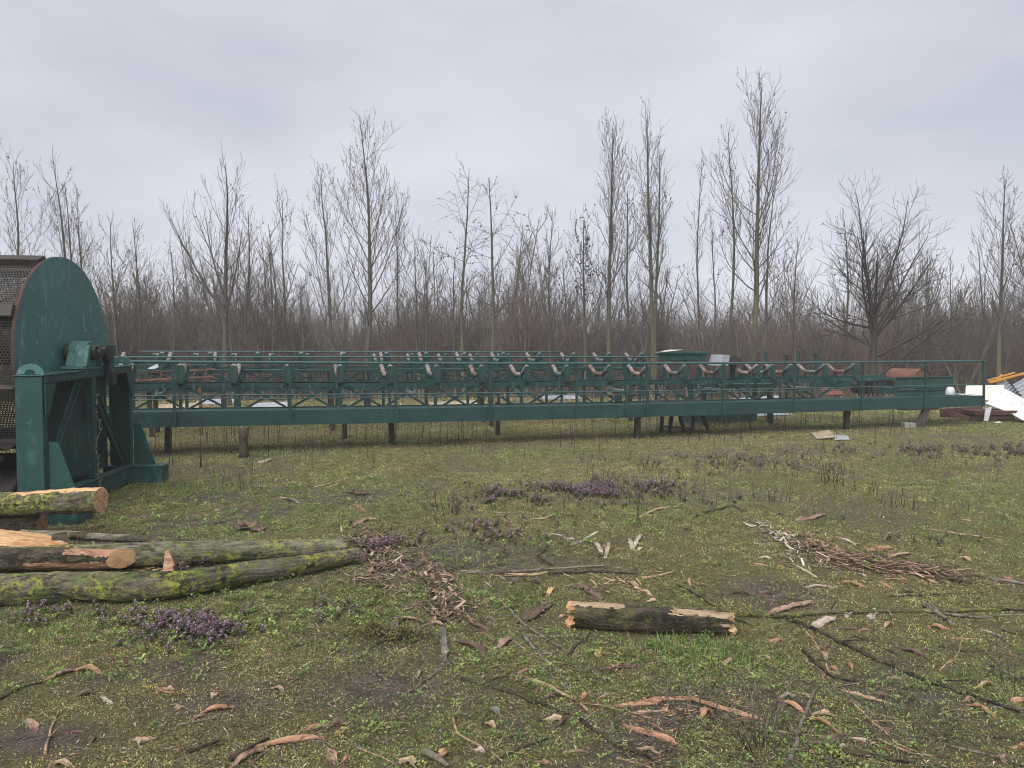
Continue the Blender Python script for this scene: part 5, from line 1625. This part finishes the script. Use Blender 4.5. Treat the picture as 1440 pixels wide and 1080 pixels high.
def limb(tb, P, r0, r1, c0, k=4, level=1, spec=None):
    """a limb with its twigs"""
    n = len(P); t = np.linspace(0, 1, n)
    tb.tube(P, r0 * (1 - t) + max(r1, TW * .6) * t, k, c0)
    L = np.linalg.norm(np.diff(P, axis=0), axis=1).sum()
    nc = spec['n'][level] if level < len(spec['n']) else 0
    nc = int(round(nc * min(1.3, max(.35, L / spec['Lref'][level]))))if nc else 0
    az = trg.random() * 6.28
    for q in range(nc):
        f = spec['f0'] + (1 - spec['f0']) * (q + trg.random()) / nc
        p, d = sample(P, min(f, .98)); az += 2.4 + trg.normal() * .4
        dd = rot_about(d, R(spec['ang'][level] + trg.normal() * 9), az)
        cl = spec['ratio'][level] * L * (1.15 - .75 * f) * (.7 + .6 * trg.random())
        cl = max(cl, spec['minL'])
        PP = grow_path(p, dd, cl, 4 if level < 2 else 3, spec['up'][level], spec['wob'])
        rr = max(min(r0 * (1 - f) * .6 + .003, r0 * .45), TW)
        limb(tb, PP, rr, TW * .7, spec['twig'], 3, level + 1, spec)
        if spec['bud'] and level >= spec.get('budlev', 1) and trg.random() < spec['bud']:
            m = 1 + int(trg.random() * 3)
            tb.buds([sample(PP, trg.random() * .95)[0] + trg.normal(size=3) * .02 for _ in range(m)], spec.get('bs', .026), spec['budc'])


POPLAR = dict(n=[0, 9, 3.4], Lref=[1, 2.6, .9], ang=[0, 34, 30], ratio=[0, .46, .6], up=[0, .75, .7], wob=.06, f0=.14, minL=.34, twig=(.085, .072, .062), bud=.7, budc=(.03, .024, .02), bark=(.085, .08, .062), low=(.10, .10, .055))


def poplar(px, ytop, Y, label, r0=.11, spread=.25, nb=34, base=.16, ang=40, stems=1, lean=0.0, group='bare trees in a row behind the conveyors', name='bare_tree', spec=None, up=.9, fork=None, budx=1.0):
    sp = dict(POPLAR); sp.update(spec or {}); sp['bud'] = sp['bud'] * budx
    x0 = (px - 720) / F * Y
    z0 = gzs(x0, Y)
    H = (at(px, ytop, Y).z - z0) * .965
    t = empty(name, (x0, Y, z0 - .05)); tag(t, label, 'tree', group)
    tk, cr = TB(), TB()
    for si in range(stems):
        h = H * (1 - .16 * si * trg.random())
        dx = (si - (stems - 1) / 2) * .38 + lean
        d0 = np.array([dx * .35 + trg.normal() * .02, trg.normal() * .05, 1.0])
        P = grow_path(np.array([dx * .25 if stems > 1 else 0, 0, 0]), d0, h, 16, .5, .026)
        P[:, :2] -= (P[-1, :2] - P[0, :2] - np.array([dx * .5, 0]))[None] * np.linspace(0, 1, 17)[:, None] * .85
        P[:, 2] *= h / P[-1, 2]
        f = np.linspace(0, 1, 17)
        rad = r0 * .78 * (1 - f) ** .9 * (1 - .15 * si) + .007
        rad[0] *= 1.35
        C = np.array(sp['low'])[None] * (1 - np.clip(f * 3, 0, 1))[:, None] + np.array(sp['bark'])[None] * np.clip(f * 3, 0, 1)[:, None]
        C = C * (1 - .45 * f[:, None])
        tk.tube(P, rad, 7, C)
        nb = max(10, int(nb * .72)) if si == 0 else nb
        az = trg.random() * 6.28
        for q in range(nb):
            ff = base + (.97 - base) * (q + trg.random() * .8) / nb
            p, d = sample(P, ff); az += 2.4 + trg.normal() * .3
            prof = min(1.0, (ff - base + .08) / .22) * (1.05 - ff) ** .75 * 1.35
            L = H * spread * prof * (.35 + 1.05 * trg.random()) + .35
            L = min(L, (1.0 - ff) * H * 1.05 + .35)
            dd = rot_about(d, R(ang * (1.12 - .45 * ff) + trg.normal() * 13), az)
            PP = grow_path(p, dd, L, 7, up * (.6 + .8 * trg.random()), .055)
            rb = max(r0 * (1 - ff) * sp.get('rbk', .27), .009)
            limb(cr, PP, rb, TW * .7, np.array(sp['bark']) * .62, 4, 1, sp)
    tk.mesh('trunk', t); cr.mesh('crown', t)
    return t


def trees():
    T = poplar
    T(28, 214, 27, 'bare tree with a narrow crown at the far left edge, above the dark drum', .10, .24, 30, .3)
    T(-25, 235, 28, 'bare tree cut by the left picture edge', .10, .26, 26, .3)
    T(92, 208, 28, 'twin stemmed bare tree behind the top of the green disc', .10, .20, 26, .3, stems=2)
    T(118, 262, 29, 'lower bare tree just right of the twin stemmed one behind the disc', .08, .2, 26, .25)
    T(163, 302, 27, 'shorter twiggy bare tree right of the green disc', .07, .24, 26, .15)
    T(196, 312, 28, 'shorter bare tree, second from the green disc', .07, .26, 26, .12)
    T(246, 345, 27, 'low bare tree left of the forked dark tree', .06, .28, 24, .12)
    sp = dict(bud=.15, twig=(.075, .065, .058), bark=(.075, .066, .056), low=(.06, .05, .045))
    t = T(320, 214, 25, 'dark bare tree that forks, one long bare limb reaching up to the left', .15, .24, 22, .40, ang=40, spec=sp, lean=-.05)
    # long left limbs of the forked tree
    cr = TB()
    for (z, dx, L, az) in ((3.1, -.6, 3.9, 0), (3.5, -.42, 3.3, .5), (3.3, .3, 2.8, -.4)):
        P = grow_path(np.array([0, 0, z]), np.array([dx, az * .4, .85]), L, 8, .5, .03)
        limb(cr, P, .045, .010, np.array(sp['bark']) * .8, 5, 1, {**POPLAR, **sp, 'n': [0, 9, 3], 'ang': [0, 26, 26]})
    cr.mesh('crown', t)
    T(350, 285, 28, 'slender bare tree right of the forked dark tree', .09, .22, 26, .2, spec=sp)
    T(403, 262, 29, 'thin straight bare tree between the forked tree and the tall left one', .08, .20, 28, .2)
    T(380, 330, 27, 'small bare tree right of the slender one', .05, .22, 20, .15)
    T(460, 232, 29, 'bare tree standing close left of the tall left one', .11, .22, 32, .22)
    T(513, 160, 28, 'tall broad bare tree, the tallest of the left half', .15, .27, 46, .26, ang=44)
    T(558, 285, 29, 'bare tree close right of the tall left one', .08, .22, 28, .15)
    T(592, 330, 27, 'low bushy bare tree with several stems left of the arching trees', .07, .30, 20, .12, stems=2, ang=48, budx=.5)
    ar = dict(n=[0, 8, 2.5], up=[0, -.35, -.45], ang=[0, 38, 40], twig=(.05, .042, .036), bud=.3, bs=.035, bark=(.08, .075, .055))
    T(655, 222, 26, 'bare tree with arching drooping twigs, left one of two', .10, .26, 22, .36, ang=58, up=.25, spec=ar, lean=-.06)
    T(690, 236, 26, 'bare tree with arching drooping twigs and a crooked limb, right one of two', .11, .28, 22, .32, ang=58, up=.3, spec=ar, lean=.05)
    T(640, 345, 27, 'low crooked bare tree at the foot of the arching trees', .07, .34, 18, .2, ang=55, budx=.3)
    T(735, 350, 27, 'low spreading bare tree right of the arching trees', .07, .34, 22, .15, ang=52, budx=.3)
    T(775, 285, 29, 'very thin bare tree left of the dark budded one', .06, .16, 22, .25)
    T(822, 300, 27, 'dark bare tree thick with old leaf clusters', .09, .24, 30, .25, spec=dict(bud=.95, bs=.04, twig=(.04, .034, .03)))
    T(857, 165, 28, 'tall bare tree with dense upright twigs right of centre', .14, .25, 44, .28, ang=36)
    T(885, 250, 30, 'bare tree half hidden between two tall ones right of centre', .09, .2, 28, .25)
    T(918, 140, 28, 'tall slim bare tree with a fork low in its crown', .13, .19, 38, .38, ang=34, stems=2)
    T(985, 210, 29, 'very slim bare tree left of the tallest one', .07, .12, 24, .3, ang=30)
    T(1022, 165, 29, 'slim tall bare tree close left of the tallest one', .09, .13, 30, .35, ang=30)
    T(1002, 300, 28, 'short slim bare tree between the two slim tall ones', .06, .16, 22, .2)
    T(1063, 96, 27.5, 'tallest bare tree of the row, with a moss green trunk', .17, .27, 52, .30, ang=42, spec=dict(low=(.15, .14, .05), bark=(.10, .09, .06)))
    T(1082, 250, 29, 'bare tree standing behind the tallest one', .10, .24, 30, .2)
    T(1120, 330, 28, 'short bare tree right of the tallest one', .06, .24, 22, .15)
    br = dict(n=[0, 11, 5], up=[0, .15, .25], ang=[0, 42, 40], twig=(.042, .036, .032), bud=.05, bark=(.045, .04, .035), low=(.06, .06, .04), rbk=.42, Lref=[1, 2.6, .8])
    t = T(1228, 345, 24, 'dark broad bare tree with spreading limbs at right', .20, .55, 9, .35, ang=62, up=.5, spec=br)
    cr = TB()
    for (z, dx, L, dz, upw) in ((2.3, -.40, 4.6, 1, .35), (2.9, .30, 4.9, 1, .35), (2.7, -.08, 5.4, 1, .2), (2.0, -.95, 3.3, .75, .4), (2.3, .8, 3.9, .85, .4), (2.6, -.65, 4.0, 1, .3), (2.5, .55, 4.4, 1, .2), (1.0, 1.0, 3.8, .75, .15), (1.7, 1.0, 3.2, .5, .5)):
        P = grow_path(np.array([0, 0, z]), np.array([dx, trg.normal() * .35, dz]), L * .82, 9, upw, .05)
        limb(cr, P, .052, .010, np.array(br['bark']) * .95, 5, 1, {**POPLAR, **br, 'n': [0, 13, 5]})
    cr.mesh('crown', t)
    T(1188, 300, 29, 'bare tree with clustered buds behind the broad dark tree', .08, .22, 28, .2)
    T(1300, 352, 28, 'low bare tree right of the broad dark tree', .06, .30, 24, .1, budx=.3)
    T(1335, 362, 30, 'low bare tree farther right of the broad dark tree', .06, .28, 24, .1, budx=.3)
    T(1405, 240, 27, 'bare tree with a ragged crown near the right edge', .12, .24, 36, .28)
    T(1452, 262, 28, 'bare tree cut by the right picture edge', .10, .26, 30, .25)
    T(1375, 340, 29, 'short bare tree left of the ragged one at right', .06, .24, 22, .12)

    # saplings: six kinds, each a mesh that its copies share
    protos = []
    for k in range(7):
        tb = TB(); H = [3.6, 4.4, 5.2, 6.2, 3.0, 5.6, 7.0][k]
        tw = [(.105, .09, .082), (.095, .083, .074), (.105, .10, .078), (.085, .076, .07), (.125, .082, .072), (.115, .094, .084), (.09, .083, .075)][k]
        sp = {**POPLAR, 'n': [0, 9, 3], 'twig': tw, 'bud': .12, 'up': [0, .45, .4], 'ang': [0, 34, 32], 'minL': .3, 'Lref': [1, 1.8, .8]}
        for s in range(5 if k < 5 else 3):
            d = np.array([trg.normal() * .20, trg.normal() * .20, 1.0])
            P = grow_path(np.array([trg.normal() * .22, trg.normal() * .22, 0]), d, H * (.65 + .4 * trg.random()), 8, .2, .04)
            f = np.linspace(0, 1, 9)
            tb.tube(P, .038 * (1 - f) + .009, 5, np.tile(np.array(tw) * 1.15, (9, 1)))
            for q in range(11):
                ff = .14 + .82 * (q + trg.random()) / 11
                p, dd = sample(P, ff)
                PP = grow_path(p, rot_about(dd, R(38 + trg.normal() * 8), trg.random() * 6.28), H * .30 * (1.1 - ff) + .4, 5, .5, .06)
                limb(tb, PP, .015, TW * .7, tw, 3, 1, sp)
        o = tb.mesh('bare_sapling'); protos.append(o)
    rr = random.Random(4)
    labels = ['many stemmed bare sapling in the thicket behind the conveyors', 'bare sapling of middling height in the thicket behind the conveyors',
              'tall thin stemmed bare sapling in the thicket behind the conveyors', 'high bare sapling standing up out of the thicket',
              'low reddish bare bush along the front of the thicket', 'reddish brown bare sapling in the thicket', 'highest grey bare sapling of the thicket']
    used = set()
    for i in range(196):
        k = rr.choice([0, 0, 0, 1, 1, 1, 2, 4, 4, 5, 3, 0, 1, 6])
        Y = rr.uniform(27.5, 34) if k in (0, 4) else rr.uniform(28.5, 46)
        hw = Y * .84
        x = -hw + 2 * hw * ((i * .61803) % 1.0)
        gap = vnoise(np.array([x / Y * 7 + 3]), np.array([1.5]), 5)[0]
        src = protos[k]
        if k not in used: o = src; used.add(k)
        else: o = src.copy(); col.objects.link(o)
        s = rr.uniform(.75, 1.25) * (.78 + .55 * gap)
        o.location = (x, Y, gzs(x, Y) - .05); o.rotation_euler = (0, 0, rr.uniform(0, 6.28)); o.scale = (s * 1.05, s * 1.05, s)
        tag(o, labels[k], 'sapling', 'bare saplings of the thicket')
    for k, p in enumerate(protos):
        if k not in used: bpy.data.objects.remove(p)

    # brush that nobody could count
    def brush(name, label, n, y0, y1, h0, h1, cols, r=.009, jit=.09):
        Y = y0 + (y1 - y0) * trg.random(n) ** .8
        X = (trg.random(n) * 2 - 1) * Y * .92
        dens = .35 + .9 * fbm(X * .25, Y * .25, 61, 3)
        kp = trg.random(n) < dens; X, Y = X[kp], Y[kp]; m = len(X)
        hv = .55 + .8 * fbm(X * .18 + 7, Y * .1, 62, 3)
        H = (h0 + (h1 - h0) * trg.random(m) ** 1.3) * hv
        P = np.stack([X, Y, gz(X, Y) - .05], -1)
        cc = np.array(cols); ci = np.clip((fbm(X * .12, Y * .12, 63, 2) - .5) * 2.2 + .5 + trg.normal(size=m) * .22, 0, .999)
        C = cc[(ci * len(cc)).astype(int)] * (.65 + .7 * trg.random((m, 1)))
        global rg
        V, Fq, CC = stems(P, trg.random(m) * 6.28, trg.random(m) * .55, H, r * (.6 + .7 * trg.random(m)), C, 5, .4, jit)
        parts = [(V, Fq, CC)]
        # side twigs leaving the stems
        ns = 5
        t = .25 + .7 * trg.random((m, ns))
        ax = V.reshape(m, 5, 3, 3).mean(2)
        ii = np.minimum((t * 4).astype(int), 3); fr = (t * 4 - ii)[..., None]
        ar_ = np.arange(m)[:, None]
        Q = (ax[ar_, ii] * (1 - fr) + ax[ar_, ii + 1] * fr).reshape(-1, 3)
        mm = len(Q)
        parts.append(stems(Q, trg.random(mm) * 6.28, .35 + .45 * trg.random(mm), np.repeat(H, ns) * (.14 + .2 * trg.random(mm)), np.full(mm, r * .5), np.repeat(C, ns, axis=0) * .95, 3, .0, .05))
        V, Fq, CC = join(parts)
        tag(np_mesh(name, V, Fq, M['twig'], CC), label, 'brush', kind='stuff')
    brush('undergrowth', 'dense brown brush along the edge of the wood', 12500, 27.5, 38, .8, 3.6, [(.125, .09, .07), (.14, .095, .075), (.12, .10, .072), (.11, .092, .072), (.15, .12, .085)])
    brush('far_wood', 'grey brown mass of far bare wood behind the trees', 9000, 38, 75, 2.0, 5.0, [(.105, .092, .09), (.12, .104, .098), (.098, .09, .083)], r=.022, jit=.05)
    # straw grass at the foot of the brush
    n = 30000
    Y = 18.5 + 13 * trg.random(n); X = (trg.random(n) * 2 - 1) * Y * .85
    kp = trg.random(n) < np.clip((fbm(X * .4, Y * .4, 65, 3) - .38) * 4, .05, 1) * np.clip((Y - 16) / 6, .1, 1)
    X, Y = X[kp], Y[kp]; m = len(X)
    C = pick(m, [(.30, .245, .145), (.24, .19, .11), (.20, .155, .10), (.20, .19, .08)], .3)
    V, Fq, CC = blades(X, Y, gz(X, Y) - .02, trg.random(m) * 6.28, .1 + .7 * trg.random(m), .06 + .22 * trg.random(m) ** 1.5 + .25 * np.clip((Y - 26) / 5, 0, 1) * trg.random(m), .014 + .012 * trg.random(m), C)
    tag(np_mesh('dry_grass', V, Fq, M['twig'], CC), 'straw coloured dead grass between conveyors and wood', 'dry grass', kind='stuff')


trees()

# ------------------------------------------------------------------ sky and light
SUN_EL, SUN_AZ = R(52), R(205)          # behind the viewer, a little to the right... azimuth from +Y clockwise
w = bpy.data.worlds.new("World"); scene.world = w; w.use_nodes = True
nt = w.node_tree; bg = nt.nodes["Background"]
sky = nt.nodes.new('ShaderNodeTexSky'); sky.sky_type = 'NISHITA'; sky.sun_disc = False
sky.sun_elevation = SUN_EL; sky.sun_rotation = SUN_AZ
tc = nt.nodes.new('ShaderNodeTexCoord'); mp = nt.nodes.new('ShaderNodeMapping'); mp.inputs['Scale'].default_value = (1, 1, 2.6)
nt.links.new(tc.outputs['Generated'], mp.inputs['Vector'])
nz = nt.nodes.new('ShaderNodeTexNoise'); nz.inputs['Scale'].default_value = 2.2; nz.inputs['Detail'].default_value = 4; nz.inputs['Roughness'].default_value = .5
nt.links.new(mp.outputs['Vector'], nz.inputs['Vector'])
mr = nt.nodes.new('ShaderNodeMapRange'); mr.inputs['From Min'].default_value = .32; mr.inputs['From Max'].default_value = .66
nt.links.new(nz.outputs['Fac'], mr.inputs['Value'])
cm = nt.nodes.new('ShaderNodeMix'); cm.data_type = 'RGBA'
cm.inputs[6].default_value = (1.26, 1.31, 1.52, 1); cm.inputs[7].default_value = (1.76, 1.79, 1.95, 1)
nt.links.new(mr.outputs['Result'], cm.inputs[0])
mx = nt.nodes.new('ShaderNodeMix'); mx.data_type = 'RGBA'; mx.inputs[0].default_value = .97
nt.links.new(sky.outputs['Color'], mx.inputs[6]); nt.links.new(cm.outputs[2], mx.inputs[7])
nt.links.new(mx.outputs[2], bg.inputs['Color']); bg.inputs['Strength'].default_value = .1

sd = bpy.data.lights.new("sun", 'SUN'); sd.energy = 1.5; sd.angle = R(75); sd.color = (1, .96, .9)
so = bpy.data.objects.new("sun", sd); col.objects.link(so)
dirv = Vector((math.sin(SUN_AZ) * math.cos(SUN_EL), math.cos(SUN_AZ) * math.cos(SUN_EL), math.sin(SUN_EL)))
so.rotation_euler = dirv.to_track_quat('Z', 'Y').to_euler()
so.location = dirv * 50

HAZE = .0016
if HAZE:
    b = MB(); b.box(-110, 110, -12, 120, -1.6, 19)
    o = b.build('haze', bpy.data.materials.new('thin_winter_haze'))
    m = o.data.materials[0]; m.use_nodes = True
    nn = m.node_tree.nodes; nn.remove(nn["Principled BSDF"])
    pv = nn.new('ShaderNodeVolumePrincipled'); pv.inputs['Density'].default_value = HAZE; pv.inputs['Color'].default_value = (.93, .94, 1, 1)
    m.node_tree.links.new(pv.outputs[0], nn['Material Output'].inputs['Volume'])
    tag(o, kind='stuff'); o["label"] = "thin grey winter haze over the clearing"; o["category"] = "haze"

scene.view_settings.view_transform = 'Standard'
scene.view_settings.look = 'None'
scene.view_settings.exposure = 2.05
scene.view_settings.gamma = 1.0
scene.cycles.max_bounces = 6
scene.cycles.diffuse_bounces = 3
scene.cycles.glossy_bounces = 2
scene.cycles.volume_bounces = 1
scene.cycles.transparent_max_bounces = 6
scene.cycles.use_denoising = True
scene.cycles.pixel_filter_type = 'BLACKMAN_HARRIS'
scene.cycles.filter_width = 1.05
